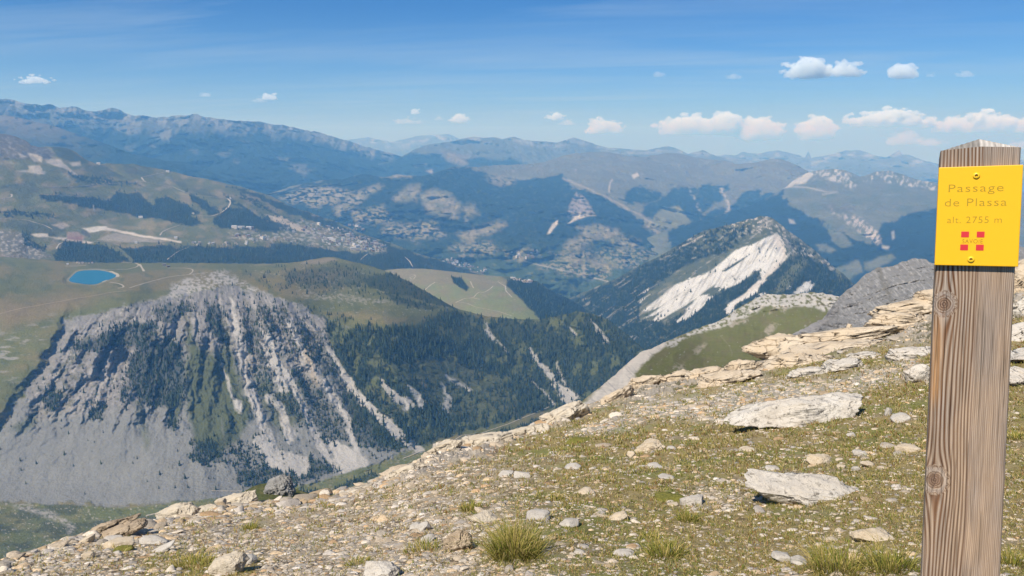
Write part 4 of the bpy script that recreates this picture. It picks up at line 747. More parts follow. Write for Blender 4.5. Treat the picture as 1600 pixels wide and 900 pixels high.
CTRL_FG = [(-300, 905, 3.6), (0, 872, 4.6), (100, 842, 5.6), (245, 812, 7.0), (400, 784, 8.5), (547, 762, 9.8), (690, 698, 13), (782, 687, 13.5), (887, 647, 17), (967, 614, 20), (1100, 582, 21), (1200, 560, 21), (1300, 538, 20), (1400, 512, 20), (1480, 470, 22), (1600, 404, 26), (1900, 370, 26),
  (0, 960, 2.75), (400, 900, 3.25), (400, 960, 2.5), (800, 900, 3.0), (800, 960, 2.4), (1200, 900, 2.9), (1200, 960, 2.35), (1600, 900, 2.7), (1900, 900, 2.6), (1600, 960, 2.25), (800, 800, 4.5), (1280, 790, 4.3), (1240, 660, 8.2), (1600, 780, 4.0), (1600, 600, 8.5), (1000, 700, 8.0), (600, 800, 5.6), (1600, 500, 14), (1900, 600, 8)]
FG = sheet('rocky_shoulder', CREST_FG, [(-300, 1500), (1900, 1500)], CTRL_FG + [(-300, 1500, 1.15), (800, 1500, 1.15), (1900, 1500, 1.15), (-300, 1100, 1.9), (800, 1100, 1.85), (1900, 1100, 1.8)], 1.6, None, cov_fg, rel_fg, jag=2.2, jags=10, back=0.25, back_drop=1.1, stepy=1.7)
m = newmat('stony_turf'); g = NG(m); a = attr(g); geo = g.n('ShaderNodeNewGeometry'); pos = geo.outputs['Position']
n1 = g.noise(pos, 38, 6, 0.7); n2_ = g.noise(pos, 140, 4, 0.65); vor = g.n('ShaderNodeTexVoronoi'); vor.inputs['Scale'].default_value = 55; g.l(pos, vor.inputs['Vector'])
v = g.m('ADD', g.m('ADD', g.m('MULTIPLY', g.m('SUBTRACT', n1, 0.5), 2.0), g.m('MULTIPLY', g.m('SUBTRACT', n2_, 0.5), 1.4)), 1.0)
v = g.m('MAXIMUM', v, 0.22)
hs = g.n('ShaderNodeVectorMath', operation='SCALE'); g.l(a.outputs['Color'], hs.inputs[0]); g.l(v, hs.inputs['Scale'])
tint = g.mix(g.m('MULTIPLY', g.ramp(vor.outputs['Color'], 0.2, 0.9), 0.35), hs.outputs[0], (0.34, 0.28, 0.20))
g.finish(tint, 0.95, g.m('ADD', n1, g.m('MULTIPLY', n2_, 0.4)), 0.8, 0.02, 0.1)
FG.obj.data.materials.append(m)
log('foreground sheet')

LID = max(float(o.data.vertices and max(v.co.z for v in o.data.vertices)) for o in [SHEETS[k].obj for k in ('pale_mountain_range', 'forested_ridge', 'resort_slope')]) + 15
log('lid %.0f' % LID)
# ---- haze: one closed box of even, pale blue air
hz = newmat('haze'); g = NG(hz); pv = g.n('ShaderNodeVolumePrincipled'); o = g.n('ShaderNodeOutputMaterial')
pv.inputs['Color'].default_value = HAZE_COL + (1,); pv.inputs['Density'].default_value = HAZE_DENS; pv.inputs['Anisotropy'].default_value = 0.0
pv.inputs['Absorption Color'].default_value = (1, 1, 1, 1)
g.l(pv.outputs[0], o.inputs['Volume'])
bx = np.array([(x, y, z) for x in (-42000, 42000) for y in (-7000, 45500) for z in (-2150, LID)], float)
bf = [(0, 1, 3, 2), (4, 6, 7, 5), (0, 4, 5, 1), (2, 3, 7, 6), (0, 2, 6, 4), (1, 5, 7, 3)]
ho = obj('haze', mesh_np('haze', bx, bf, hz, smooth=False)); tag(ho, kind='stuff'); ho.display_type = 'WIRE'
log('haze')


# ---- individual descriptions: where a thing lies among things one can find
ORD = ['nearest', 'second nearest', 'third nearest', 'fourth nearest', 'fifth nearest', 'sixth nearest', 'seventh nearest', 'eighth nearest', 'ninth nearest', 'tenth nearest', 'eleventh nearest', 'twelfth nearest', 'thirteenth nearest', 'fourteenth nearest', 'fifteenth nearest', 'sixteenth nearest', 'seventeenth nearest', 'eighteenth nearest', 'nineteenth nearest', 'twentieth nearest', 'twenty-first nearest', 'twenty-second nearest', 'twenty-third nearest', 'twenty-fourth nearest', 'twenty-fifth nearest', 'twenty-sixth nearest', 'twenty-seventh nearest', 'twenty-eighth nearest']
def describe(items, marks, lead, tail='', cap=28):
    """items: (object, x, y, own adjective); label by direction and rank from the closest landmark"""
    bk = {}
    for o, x, y, adj in items:
        nm, mx_, my_ = min(marks, key=lambda q: (q[1] - x) ** 2 + ((q[2] - y) * 1.8) ** 2); dx, dy = x - mx_, (y - my_) * 1.8
        if abs(dx) > 2 * abs(dy): d = 'left of' if dx < 0 else 'right of'
        elif abs(dy) > 2 * abs(dx): d = 'above' if dy < 0 else 'below'
        else: d = ('above' if dy < 0 else 'below') + ' and ' + ('left of' if dx < 0 else 'right of')
        bk.setdefault((nm, d, adj), []).append((dx * dx + dy * dy, o))
    for (nm, d, adj), L_ in bk.items():
        L_.sort(key=lambda q: q[0])
        for k, (_, o) in enumerate(L_):
            o['label'] = ' '.join((('%s %s %s %s' % (ORD[k], adj, lead, d)) if k < len(ORD) and k < cap else 'one of the farther %s %s %s' % (adj, lead + 's', d)).split()) + ' ' + nm

# ================================================================== conifers
def conifer(seed, n=6, tiers=3):
    r = np.random.default_rng(seed); V = []; Fc = []
    for t in range(tiers):
        z0 = 0.10 + t * 0.27; z1 = min(1.0, z0 + 0.46); rad = 0.21 * (1 - t / (tiers + 0.6)); b = len(V)
        for k in range(n):
            an = 2 * math.pi * (k + 0.5 * (t % 2)) / n; rr = rad * r.uniform(0.7, 1.15)
            V.append((rr * math.cos(an), rr * math.sin(an), z0 + r.uniform(-0.03, 0.03)))
        V.append((r.uniform(-.01, .01), r.uniform(-.01, .01), z1)); 
        for k in range(n): Fc.append((b + k, b + (k + 1) % n, b + n))
    b = len(V)
    for k in range(3):
        an = 2 * math.pi * k / 3; V.append((0.025 * math.cos(an), 0.025 * math.sin(an), -0.04))
    V.append((0, 0, 0.5))
    for k in range(3): Fc.append((b + k, b + (k + 1) % 3, b + 3))
    return np.array(V), np.array(Fc)
m = newmat('conifer_foliage'); g = NG(m); geo = g.n('ShaderNodeNewGeometry'); a = attr(g)
g.finish(a.outputs['Color'], 0.85, None, spec=0.1); M_TREE = m
m = newmat('conifer_single'); g = NG(m); oi = g.n('ShaderNodeObjectInfo')
g.finish(g.mix(oi.outputs['Random'], (0.013, 0.024, 0.012), (0.032, 0.046, 0.020)), 0.85, spec=0.1); M_TREE1 = m
TV = [conifer(i, 5 if i else 6) for i in range(4)]
def merged(name, pos, hgt, mat, colf, kinds=TV, lean=0.0, widen=1.0):
    Vs = []; Fs = []; Cs = []; off = 0; kid = rng.integers(0, len(kinds), len(pos))
    for k, (V, Fc) in enumerate(kinds):
        ii = np.where(kid == k)[0]
        if not len(ii): continue
        an = rng.uniform(0, 6.283, len(ii)); c, s = np.cos(an), np.sin(an); h = hgt[ii]; w = h * rng.uniform(0.8, 1.25, len(ii)) * widen
        x = (V[None, :, 0] * c[:, None] - V[None, :, 1] * s[:, None]) * w[:, None]; y = (V[None, :, 0] * s[:, None] + V[None, :, 1] * c[:, None]) * w[:, None]; z = V[None, :, 2] * h[:, None]
        A = np.stack([x, y, z], -1) + pos[ii][:, None]; Vs.append(A.reshape(-1, 3))
        Fs.append((Fc[None] + (np.arange(len(ii)) * len(V))[:, None, None]).reshape(-1, 3) + off); off += len(ii) * len(V)
        Cs.append(np.repeat(colf(len(ii)), len(V), 0))
    return mesh_np(name, np.concatenate(Vs), np.concatenate(Fs), mat, np.concatenate(Cs), smooth=False)
def treecol(n):
    t = rng.random((n, 1)) ** 2.2 * 1.7; return np.array((0.010, 0.019, 0.010)) + t * np.array((0.022, 0.028, 0.010))
ALLT = []
def plant(sh, box, N, dens, hm, hs, name, label=None):
    X = rng.uniform(box[0], box[2], N); Y = rng.uniform(box[1], box[3], N)
    t = SHEETS[sh].top(X); k = Y > t - 0.5; X, Y = X[k], Y[k]
    k = dens(X, Y) > rng.random(len(X)); X, Y = X[k], Y[k]
    P = SHEETS[sh].at(X, Y); h = np.clip(hm * np.exp(rng.normal(-0.08, hs / hm * 1.35, len(X))), hm * 0.3, hm * 1.9)
    return P, h
P1, h1 = plant('scree_cliff_plateau', (-120, 398, 1080, 800), 62000, lambda X, Y: np.clip(masks_cliff_(X, Y)['tree'] * 1.25, 0, 1), 13.5, 4.2, 't')
fc_ = masks_cliff_(*proj(P1)[:2]); h1 *= np.where(fc_['fw'] > 0.3, 1.0, 0.72)
px = h1 / proj(P1)[2]; o = np.argsort(-px); ind = o[:300]; rest = o[300:]; TREES = []; P1W = []
tm = [mesh_np('conifer', V, Fc, M_TREE1, smooth=False) for V, Fc in TV]
for k, i in enumerate(ind):
    t = obj('conifer_tree', tm[k % 4]); t.location = P1[i]; s_ = h1[i]; w_ = random.uniform(0.9, 1.3); TREES.append(t); P1W.append(w_); t.scale = (s_ * w_, s_ * w_, s_); t.rotation_euler = (0, 0, random.uniform(0, 6))
    tag(t, 'dark green conifer, one of the tallest scattered over the scree cliff and gully forest', 'tree', 'tallest conifers on the cliff and in its gullies')
tx_, ty_, _ = proj(P1[ind])
describe([(TREES[k], tx_[k], ty_[k], 'slender' if P1W[k] < 1.1 else 'broad') for k in range(len(TREES))], [('the bare left scree fan', 120, 700), ('the shaded ravine edge', 60, 600), ('the green grass wedge', 330, 620), ('the foot of the grass wedge', 330, 720), ('the grey rocky crown of the cliff', 340, 470), ('the long central chute', 470, 620), ('the lower chute mouth', 540, 715),
  ('the pale hooked scree patch', 620, 620), ('the dark cliff shoulder', 230, 580), ('the forested gully side', 720, 620), ('the far scree cone', 880, 610), ('the valley meadow', 560, 740), ('the valley track', 740, 680), ('the small meadow shelf', 600, 500), ('the cliff base at centre', 430, 740), ('the steep woods right of the chute', 640, 680)], 'conifer')
tag(obj('forest', merged('forest', P1[rest], h1[rest], M_TREE, treecol)), kind='stuff')
P2, h2 = plant('resort_slope', (-100, 260, 800, 440), 24000, lambda X, Y: forest_resort(X, Y), 13, 3.5, 't')
tag(obj('far_forest', merged('far_forest', P2, h2, M_TREE, treecol, widen=1.3)), kind='stuff')
P3, h3 = plant('white_faced_peak', (820, 345, 1420, 610), 30000, lambda X, Y: forest_peak(X, Y) * 0.95 + 0.03, 12, 3.5, 't')
tag(obj('peak_forest', merged('peak_forest', P3, h3, M_TREE, treecol, widen=1.25)), kind='stuff')
P4, h4 = plant('meadow_bench', (690, 425, 1000, 560), 7000, lambda X, Y: forest_bench(X, Y), 12, 3.5, 't')
tag(obj('bench_forest', merged('bench_forest', P4, h4, M_TREE, treecol, widen=1.25)), kind='stuff')
log('trees %d %d %d' % (len(P1), len(P2), len(P3)))

# ================================================================== paths
M_PATH = flat_mat('path_gravel', (0.36, 0.32, 0.25), 0.2, 3.0)
M_EARTH = flat_mat('path_earth', (0.33, 0.25, 0.16), 0.25, 3.0)
def ribbon(sh, pts, w, mat=None, name='path', lift=0.6):
    p = np.array(pts, float); q = [p[0]]
    for a, b in zip(p[:-1], p[1:]):
        n = max(2, int(np.linalg.norm(b - a) / 2.0)); q += [a + (b - a) * t for t in np.linspace(0, 1, n + 1)[1:]]
    q = np.array(q)
    for _ in range(3): q[1:-1] = (q[:-2] + q[1:-1] * 2 + q[2:]) / 4
    P = SHEETS[sh].at(q[:, 0], q[:, 1]); d = np.gradient(P, axis=0); d[:, 2] = 0; d /= np.linalg.norm(d, axis=1)[:, None] + 1e-9
    sd = np.stack([-d[:, 1], d[:, 0], 0 * d[:, 0]], -1) * w / 2 * (1 + 0.25 * np.sin(np.arange(len(q)) * 1.7))[:, None]
    L_ = P + sd; R_ = P - sd; mid = P.copy(); L_[:, 2] += lift; R_[:, 2] += lift; mid[:, 2] += lift * 1.3
    n = len(q); V = np.concatenate([L_, mid, R_]); i = np.arange(n - 1)
    Fc = np.concatenate([np.stack([i, i + n, i + n + 1, i + 1], -1), np.stack([i + n, i + 2 * n, i + 2 * n + 1, i + n + 1], -1)])
    o = obj(name, mesh_np(name, V, Fc, mat or M_PATH)); tag(o, kind='structure'); return o
sc_ = 'scree_cliff_plateau'
for pts, w, mt, lf in (([(0, 490), (40, 481), (90, 472), (140, 463), (180, 456), (198, 455)], 5, M_EARTH, .8), ([(202, 450), (225, 443), (250, 436), (275, 431), (298, 429), (325, 426)], 6, M_PATH, .8), ([(296, 429), (302, 425), (302, 421), (290, 419), (262, 419)], 5, M_PATH, .8),
    ([(160, 422), (180, 421), (200, 421), (215, 417), (218, 413), (211, 411)], 6, M_PATH, .8), ([(218, 413), (222, 419), (225, 424)], 8, M_PATH, .8), ([(172, 441), (184, 443), (193, 446), (194, 449), (184, 451)], 6, M_PATH, .8), ([(160, 441), (167, 438)], 8, M_PATH, .8), ([(102, 416), (118, 416), (134, 415)], 8, M_PATH, .8), ([(172, 424), (180, 427), (186, 430), (183, 433)], 12, M_PATH, .8),
    ([(228, 806), (250, 801), (268, 795), (278, 793)], 5, M_PATH, .8), ([(630, 716), (642, 712), (655, 706), (664, 704)], 4, M_PATH, .8), ([(706, 694), (712, 686), (722, 680), (740, 678), (745, 679)], 3, M_PATH, .8), ([(716, 689), (722, 686), (732, 692), (738, 694)], 3, M_PATH, .8), ([(712, 686), (718, 688), (722, 686)], 3, M_PATH, .8), ([(330, 767), (460, 769), (500, 767), (520, 764)], 4, M_PATH, .8),
    ([(745, 679), (790, 664), (830, 648), (858, 636)], 3, M_PATH, .8)):
    ribbon(sc_, pts, w, mt, lift=lf)
for pts, w in (([(640, 433), (648, 431), (650, 428), (640, 430)], 5), ([(640, 433), (645, 438), (648, 434), (650, 430)], 5), ([(664, 453), (672, 446), (680, 441)], 7), ([(712, 473), (725, 467), (740, 466), (746, 457), (757, 457), (768, 450), (770, 447)], 6), ([(740, 466), (750, 468)], 6), ([(715, 472), (730, 474), (745, 480), (780, 487), (800, 494)], 4),
               ([(790, 446), (789, 453), (800, 465)], 6), ([(735, 440), (738, 447), (740, 450)], 6), ([(778, 440), (790, 447), (791, 452)], 5)):
    ribbon('meadow_bench', pts, w)
for pts, w in (([(310, 338), (330, 338), (345, 333), (358, 323), (361, 314), (355, 310)], 12), ([(60, 293), (100, 293), (150, 289), (200, 285), (228, 283)], 8), ([(221, 277), (235, 274), (255, 270)], 8), ([(221, 277), (226, 284), (245, 288), (270, 292)], 9), ([(250, 368), (252, 363), (265, 357), (280, 353)], 7), ([(270, 292), (300, 305), (350, 310), (375, 312)], 6),
               ([(0, 342), (40, 344), (70, 352), (82, 358)], 7), ([(88, 390), (92, 382), (100, 378)], 6), ([(260, 407), (275, 395), (295, 386)], 6), ([(0, 311), (20, 308), (18, 304)], 9), ([(60, 304), (110, 306), (175, 314)], 6), ([(563, 407), (570, 400), (576, 396)], 6), ([(633, 402), (640, 408), (645, 418)], 8), ([(100, 375), (180, 379), (270, 378)], 5)):
    ribbon('resort_slope', pts, w, lift=2.0)
log('paths')

# ================================================================== buildings
def house_mesh(w, d, h, rh):
    x, y = w / 2, d / 2
    V = [(-x, -y, -3), (x, -y, -3), (x, y, -3), (-x, y, -3), (-x, -y, h), (x, -y, h), (x, y, h), (-x, y, h), (-x, 0, h + rh), (x, 0, h + rh)]
    ov = 0.8; Fw = [(0, 1, 5, 4), (1, 2, 6, 9, 5), (2, 3, 7, 6), (3, 0, 4, 8, 7)]
    R = [(-x - ov, -y - ov, h - .5), (x + ov, -y - ov, h - .5), (x + ov, 0, h + rh + .15), (-x - ov, 0, h + rh + .15), (x + ov, y + ov, h - .5), (-x - ov, y + ov, h - .5)]
    R += [(p[0], p[1], p[2] + 0.5) for p in R]
    Fr = [(6, 7, 8, 9), (9, 8, 10, 11), (0, 3, 2, 1), (3, 5, 4, 2), (0, 1, 7, 6), (4, 5, 11, 10)]
    return V, Fw, R, Fr
mw = [flat_mat('render_wall', (0.50, 0.47, 0.42), 0.1, 4), flat_mat('timber_wall', (0.20, 0.13, 0.08), 0.15, 4), flat_mat('stone_wall', (0.40, 0.36, 0.32), 0.15, 4)]
mr = [flat_mat('slate_roof', (0.16, 0.16, 0.17), 0.2, 4), flat_mat('metal_roof', (0.36, 0.36, 0.37), 0.1, 4), flat_mat('shingle_roof', (0.24, 0.19, 0.15), 0.2, 4)]
mg = flat_mat('window_glass', (0.04, 0.05, 0.06), 0.1, 4, rough=0.2, spec=0.5)
HM = []
for i in range(6):
    w, d, h, rh = [(14, 11, 7, 3), (18, 12, 10, 3.5), (11, 9, 6, 3), (32, 13, 14, 4), (24, 14, 9, 4), (12, 12, 8, 3)][i]
    V, Fw, R, Fr = house_mesh(w, d, h, rh); n = len(V); me = bpy.data.meshes.new('chalet'); V2 = V + R
    fs = list(Fw) + [tuple(a + n for a in f) for f in Fr]; mi = [0] * len(Fw) + [1] * len(Fr)
    for s_ in range(2):
        for k in range(int(w // 5)):
            x0 = -w / 2 + 2 + k * 5; b = len(V2); z0 = 1.5 + s_ * h * 0.45
            V2 += [(x0, -d / 2 - .1, z0), (x0 + 2, -d / 2 - .1, z0), (x0 + 2, -d / 2 - .1, z0 + 2), (x0, -d / 2 - .1, z0 + 2)]; fs.append((b, b + 1, b + 2, b + 3)); mi.append(2)
    me.from_pydata(V2, [], fs); me.materials.append(mw[i % 3]); me.materials.append(mr[(i * 2 + 1) % 3]); me.materials.append(mg)
    me.polygons.foreach_set('material_index', mi); me.update(); HM.append(me)
CH = []; KD = ['pale gabled', 'dark timber', 'small stone', 'long tall pale', 'wide timber', 'square stone']
def settle(sh, pg, N, label, group, scale=(0.8, 1.3), kinds=range(6)):
    pa = np.array(pg, float); c = 0; tries = 0; out = []
    while c < N and tries < N * 60:
        tries += 1; x = rng.uniform(pa[:, 0].min(), pa[:, 0].max()); y = rng.uniform(pa[:, 1].min(), pa[:, 1].max())
        if sdpoly(np.array([x]), np.array([y]), pg)[0] < 0 or y < SHEETS[sh].top(x) + 1: continue
        if any((x - a) ** 2 / 2.2 + (y - b) ** 2 * 1.5 < 3.2 for a, b in out): continue
        out.append((x, y)); c += 1
        h = obj('chalet', HM[int(rng.choice(list(kinds)))]); h.location = SHEETS[sh].at(x, y)[0]; h.rotation_euler = (0, 0, rng.normal(0.3, 0.35) + (math.pi / 2 if rng.random() < 0.4 else 0))
        q = rng.uniform(*scale); h.scale = (q, q, q); tag(h, label, 'house', group); CH.append((h, x, y, KD[HM.index(h.data)]))
settle('resort_slope', VILLAGE[3:12], 100, 'small pale or timber chalet among the dense upper resort roofs on the forested left slope', 'chalets of the resort village')
settle('resort_slope', [(545, 362), (580, 374), (606, 387), (598, 394), (560, 388), (540, 375)], 34, 'small pale chalet at the lower tip of the resort village', 'chalets at the lower end of the village')
settle('resort_slope', [(355, 366), (385, 362), (420, 370), (470, 376), (460, 380), (390, 376)], 22, 'low grey building at the upper left fringe of the resort village', 'buildings at the upper fringe of the village')
settle('resort_slope', [(295, 379), (330, 377), (400, 378), (410, 382), (360, 385), (300, 384)], 14, 'small chalet along the upper edge of the dark forest below the long meadow', 'chalets along the meadow edge', kinds=(0, 2, 5))
settle('resort_slope', [(365, 357), (400, 356), (402, 359), (366, 360)], 6, 'long pale building in the clearing above the village', 'pale buildings above the village', kinds=(3, 4))
settle('broad_mountain', [(786, 395), (806, 393), (842, 391), (842, 402), (828, 406), (800, 402)], 18, 'tiny pale house of the valley village across on the far slope', 'houses of the far valley village', scale=(1.1, 1.7))
settle('broad_mountain', [(545, 350), (560, 352), (572, 360), (566, 364), (548, 358)], 12, 'tiny pale house on the far valley slope behind the resort', 'houses on the far valley slope', scale=(1.1, 1.6))
settle('broad_mountain', [(690, 405), (705, 404), (735, 414), (765, 424), (755, 428), (720, 422), (695, 412)], 40, 'small pale house in the valley village beyond the meadow bench', 'houses of the village below the bench', scale=(0.9, 1.3))
settle('meadow_bench', [(796, 432), (818, 434), (832, 437), (830, 443), (805, 440)], 16, 'pale chalet in the hamlet at the far right edge of the meadow bench', 'chalets at the edge of the meadow bench', kinds=(0, 2, 5))
settle(sc_, [(120, 408.5), (150, 409), (150, 412), (121, 412)], 5, 'low dark chalet in the row behind the turquoise lake', 'chalets behind the lake', kinds=(0, 2, 5), scale=(0.6, 0.8))
settle(sc_, [(252, 414), (268, 414), (268, 418), (252, 418)], 2, 'low brown farm building on the plateau right of the lake', 'farm buildings right of the lake', kinds=(4,), scale=(0.6, 0.8))
describe(CH, [('the village tip', 600, 388), ('the village centre', 520, 372), ('the upper village edge', 480, 352), ('the village fringe by the pale run', 440, 352), ('the left village fringe', 400, 372), ('the meadow edge', 310, 379), ('the clearing above the village', 384, 358), ('the village below the bench', 730, 415), ('the left of that valley village', 697, 408), ('the far valley village', 815, 398),
  ('the far slope behind the resort', 558, 356), ('the bench hamlet', 815, 437), ('the lake', 145, 422), ('the plateau farm track', 262, 418), ('the lower village woods', 555, 388)], 'chalet')
for x, y, l, s_ in ((154, 256.5, 'pale ski lift station on the crest below the rocky knob', 0.8), (262, 269, 'white lift station on the crest of the left slope', 0.8), (220, 341, 'long pale building in the trees on the long meadow edge', 0.8), (360, 310, 'small dark hut at the top of the pale switchback track', .9), (302, 335, 'pale hut at the lower end of the switchback track', 1.0), (275, 373, 'grey building at the end of the pale gravel strip', 1.3), (213, 380, 'small brown hut above the lower forest on the left', 1.0), (106, 413.5, 'dark hut behind the lake at its left', 0.6)):
    sh = sc_ if y > 410 and x < 120 else 'resort_slope'
    h = obj('hut', HM[3 if 'long' in l or 'station' in l else 0]); h.location = SHEETS[sh].at(x, max(y, SHEETS[sh].top(x) + .5))[0]; h.scale = (s_,) * 3; h.rotation_euler = (0, 0, 0.2); tag(h, l, 'building')
# lattice pylon on the meadow
mst = flat_mat('galvanised_steel', (0.45, 0.46, 0.47), 0.1, 2)
def beam(V, Fc, a, b, r):
    a = np.array(a, float); b = np.array(b, float); d = b - a; d /= np.linalg.norm(d); u = np.cross(d, (0.3, 0.9, 0.1)); u /= np.linalg.norm(u); v = np.cross(d, u); n = len(V)
    for p in (a, b):
        for k in range(4): V.append(tuple(p + r * (math.cos(k * math.pi / 2) * u + math.sin(k * math.pi / 2) * v)))
    Fc += [(n + k, n + (k + 1) % 4, n + 4 + (k + 1) % 4, n + 4 + k) for k in range(4)]
V = []; Fc = []
for sx in (-1, 1):
    for sy in (-1, 1): beam(V, Fc, (sx * 4, sy * 4, -2), (sx * .8, sy * .8, 42), .45)
for z in (8, 16, 24, 32): 
    w0 = 4 - z * .076
    for sx in (-1, 1): beam(V, Fc, (sx * w0, -w0, z), (-sx * (w0 - .6), -(w0 - .6), z + 8), .3)
me = bpy.data.meshes.new('tower'); me.from_pydata(V, [], Fc); me.materials.append(mst)
py = bpy.data.objects.new('power_pylon', None); link(py); py.location = SHEETS['resort_slope'].at(147, 330)[0]; tag(py, 'grey lattice power pylon standing before the dark forest on the left slope', 'pylon')
obj('tower', me, py)
for z in (28, 34, 40):
    V = []; Fc = []; beam(V, Fc, (-8, 0, z), (8, 0, z), .4); me = bpy.data.meshes.new('crossarm'); me.from_pydata(V, [], Fc); me.materials.append(mst); obj('crossarm', me, py)
log('buildings')

# ================================================================== rocks
def ico(sub):
    t = (1 + 5 ** .5) / 2
    V = [(-1, t, 0), (1, t, 0), (-1, -t, 0), (1, -t, 0), (0, -1, t), (0, 1, t), (0, -1, -t), (0, 1, -t), (t, 0, -1), (t, 0, 1), (-t, 0, -1), (-t, 0, 1)]
    Fc = [(0, 11, 5), (0, 5, 1), (0, 1, 7), (0, 7, 10), (0, 10, 11), (1, 5, 9), (5, 11, 4), (11, 10, 2), (10, 7, 6), (7, 1, 8), (3, 9, 4), (3, 4, 2), (3, 2, 6), (3, 6, 8), (3, 8, 9), (4, 9, 5), (2, 4, 11), (6, 2, 10), (8, 6, 7), (9, 8, 1)]
    V = [np.array(v) / np.linalg.norm(v) for v in V]
    for _ in range(sub):
        c = {}; nf = []
        def md(a, b):
            k = (min(a, b), max(a, b))
            if k not in c: p = V[a] + V[b]; V.append(p / np.linalg.norm(p)); c[k] = len(V) - 1
            return c[k]
        for a, b, d in Fc:
            x, y, z = md(a, b), md(b, d), md(d, a); nf += [(a, x, z), (b, y, x), (d, z, y), (x, y, z)]
        Fc = nf
    return np.array(V), np.array(Fc)
ICO = {k: ico(k) for k in (0, 1, 2, 3, 5)}
def stone(sub, seed, cuts=9, rough=0.08, flat=0.6):
    V, Fc = ICO[sub]; V = V.copy(); r = np.random.default_rng(seed)
    for _ in range(cuts):
        n = r.normal(size=3); n[2] *= 1.2; n /= np.linalg.norm(n); h = r.uniform(0.45, 0.85); V -= np.maximum(0, V @ n - h)[:, None] * n
    V += V * (rough * fbm(V, 0.6, 3, seed))[:, None]; V[:, 2] *= flat; return V, Fc
def rock_mat(name, base, light, dark, sc=1.0, pits=0.5, bed=0.0):
    """weathered limestone: tone patches, dark pits and lichen, bedding lines"""
    m = newmat(name); g = NG(m); geo = g.n('ShaderNodeTexCoord'); p = geo.outputs['Object']
    a_ = g.noise(p, 2.5 * sc, 5, 0.65); b_ = g.noise(p, 11 * sc, 6, 0.75, 0.3); c_ = g.noise(p, 55 * sc, 5, 0.75)
    vo = g.n('ShaderNodeTexVoronoi', feature='DISTANCE_TO_EDGE'); vo.inputs['Scale'].default_value = 3.2 * sc; 
    wv = g.n('ShaderNodeVectorMath', operation='ADD'); nn = g.n('ShaderNodeTexNoise'); nn.inputs['Scale'].default_value = 6 * sc; g.l(p, nn.inputs['Vector'])
    sv = g.n('ShaderNodeVectorMath', operation='SCALE'); g.l(nn.outputs['Color'], sv.inputs[0]); sv.inputs['Scale'].default_value = 0.35 / sc; g.l(p, wv.inputs[0]); g.l(sv.outputs[0], wv.inputs[1]); g.l(wv.outputs[0], vo.inputs['Vector'])
    crack = g.m('SUBTRACT', 1.0, g.ramp(vo.outputs['Distance'], 0.0, 0.045), clamp=True)
    mp = g.n('ShaderNodeMapping'); mp.inputs['Scale'].default_value = (1.2 * sc, 1.2 * sc, 22 * sc); g.l(p, mp.inputs[0]); bd = g.noise(mp.outputs[0], 1.0, 4, 0.6)
    col = g.mix(g.ramp(a_, 0.36, 0.64), base, light); col = g.mix(g.m('MULTIPLY', g.ramp(b_, 0.535, 0.65), pits), col, dark)
    col = g.mix(g.m('MULTIPLY', g.ramp(c_, 0.57, 0.66), pits * 0.8), col, dark); col = g.mix(g.m('MULTIPLY', g.ramp(bd, 0.56, 0.66), bed), col, dark)
    col = g.mix(g.m('MULTIPLY', g.m('MULTIPLY', crack, g.ramp(a_, 0.5, 0.6)), 0.55), col, dark)
    h = g.m('ADD', g.m('MULTIPLY', b_, 0.9), g.m('MULTIPLY', c_, 0.4)); h = g.m('SUBTRACT', h, g.m('MULTIPLY', crack, 0.12)); h = g.m('ADD', h, g.m('MULTIPLY', bd, 0.9 * bed))
    g.finish(col, 0.93, h, 0.9, 0.026 / sc, 0.12); return m
M_LIME = rock_mat('pale_limestone', (0.53, 0.47, 0.39), (0.62, 0.57, 0.49), (0.15, 0.13, 0.105), 1.6, 0.9, 0.0)
M_TAN = rock_mat('tan_limestone', (0.56, 0.44, 0.30), (0.62, 0.52, 0.39), (0.20, 0.14, 0.09), 0.7, 0.45, 0.55)
M_LIMES = rock_mat('small_limestone', (0.42, 0.375, 0.315), (0.52, 0.48, 0.42), (0.20, 0.17, 0.14), 7.0, 0.7, 0.1)
M_CREAM = rock_mat('cream_limestone', (0.52, 0.435, 0.32), (0.60, 0.53, 0.42), (0.22, 0.17, 0.12), 1.2, 0.4, 0.3)
M_CREAMS = rock_mat('small_cream_stone', (0.48, 0.385, 0.265), (0.56, 0.48, 0.365), (0.24, 0.17, 0.11), 7.0, 0.5, 0.2)
M_BROWN = rock_mat('brown_limestone', (0.36, 0.27, 0.18), (0.52, 0.42, 0.30), (0.14, 0.10, 0.07), 1.0, 0.5, 0.5)
m = newmat('stones'); g = NG(m); a = attr(g); geo = g.n('ShaderNodeNewGeometry')
b_ = g.noise(geo.outputs['Position'], 70, 5, 0.7); hs = g.n('ShaderNodeVectorMath', operation='SCALE'); g.l(a.outputs['Color'], hs.inputs[0]); g.l(g.m('MAXIMUM', g.m('ADD', g.m('MULTIPLY', g.m('SUBTRACT', b_, 0.5), 1.7), 1.0), 0.3), hs.inputs['Scale'])
g.finish(hs.outputs[0], 0.93, b_, 0.6, 0.012, 0.15); M_STN = m
def fgz(x, y): return FG.at(x, y)
def stonecols(n):
    pal = np.array([(0.48, 0.42, 0.33), (0.50, 0.46, 0.39), (0.36, 0.34, 0.31), (0.50, 0.40, 0.27), (0.42, 0.30, 0.18), (0.54, 0.51, 0.46)])
    c = pal[rng.choice(6, n, p=[.3, .25, .12, .17, .07, .09])]; return c * rng.uniform(0.68, 1.3, (n, 1)) * np.array((1.08, 1.0, 0.92))
N = 150000
X = rng.uniform(-60, 1660, N); Y = rng.uniform(400, 925, N); top = np.interp(X, [c[0] for c in CREST_FG], [c[1] for c in CREST_FG])
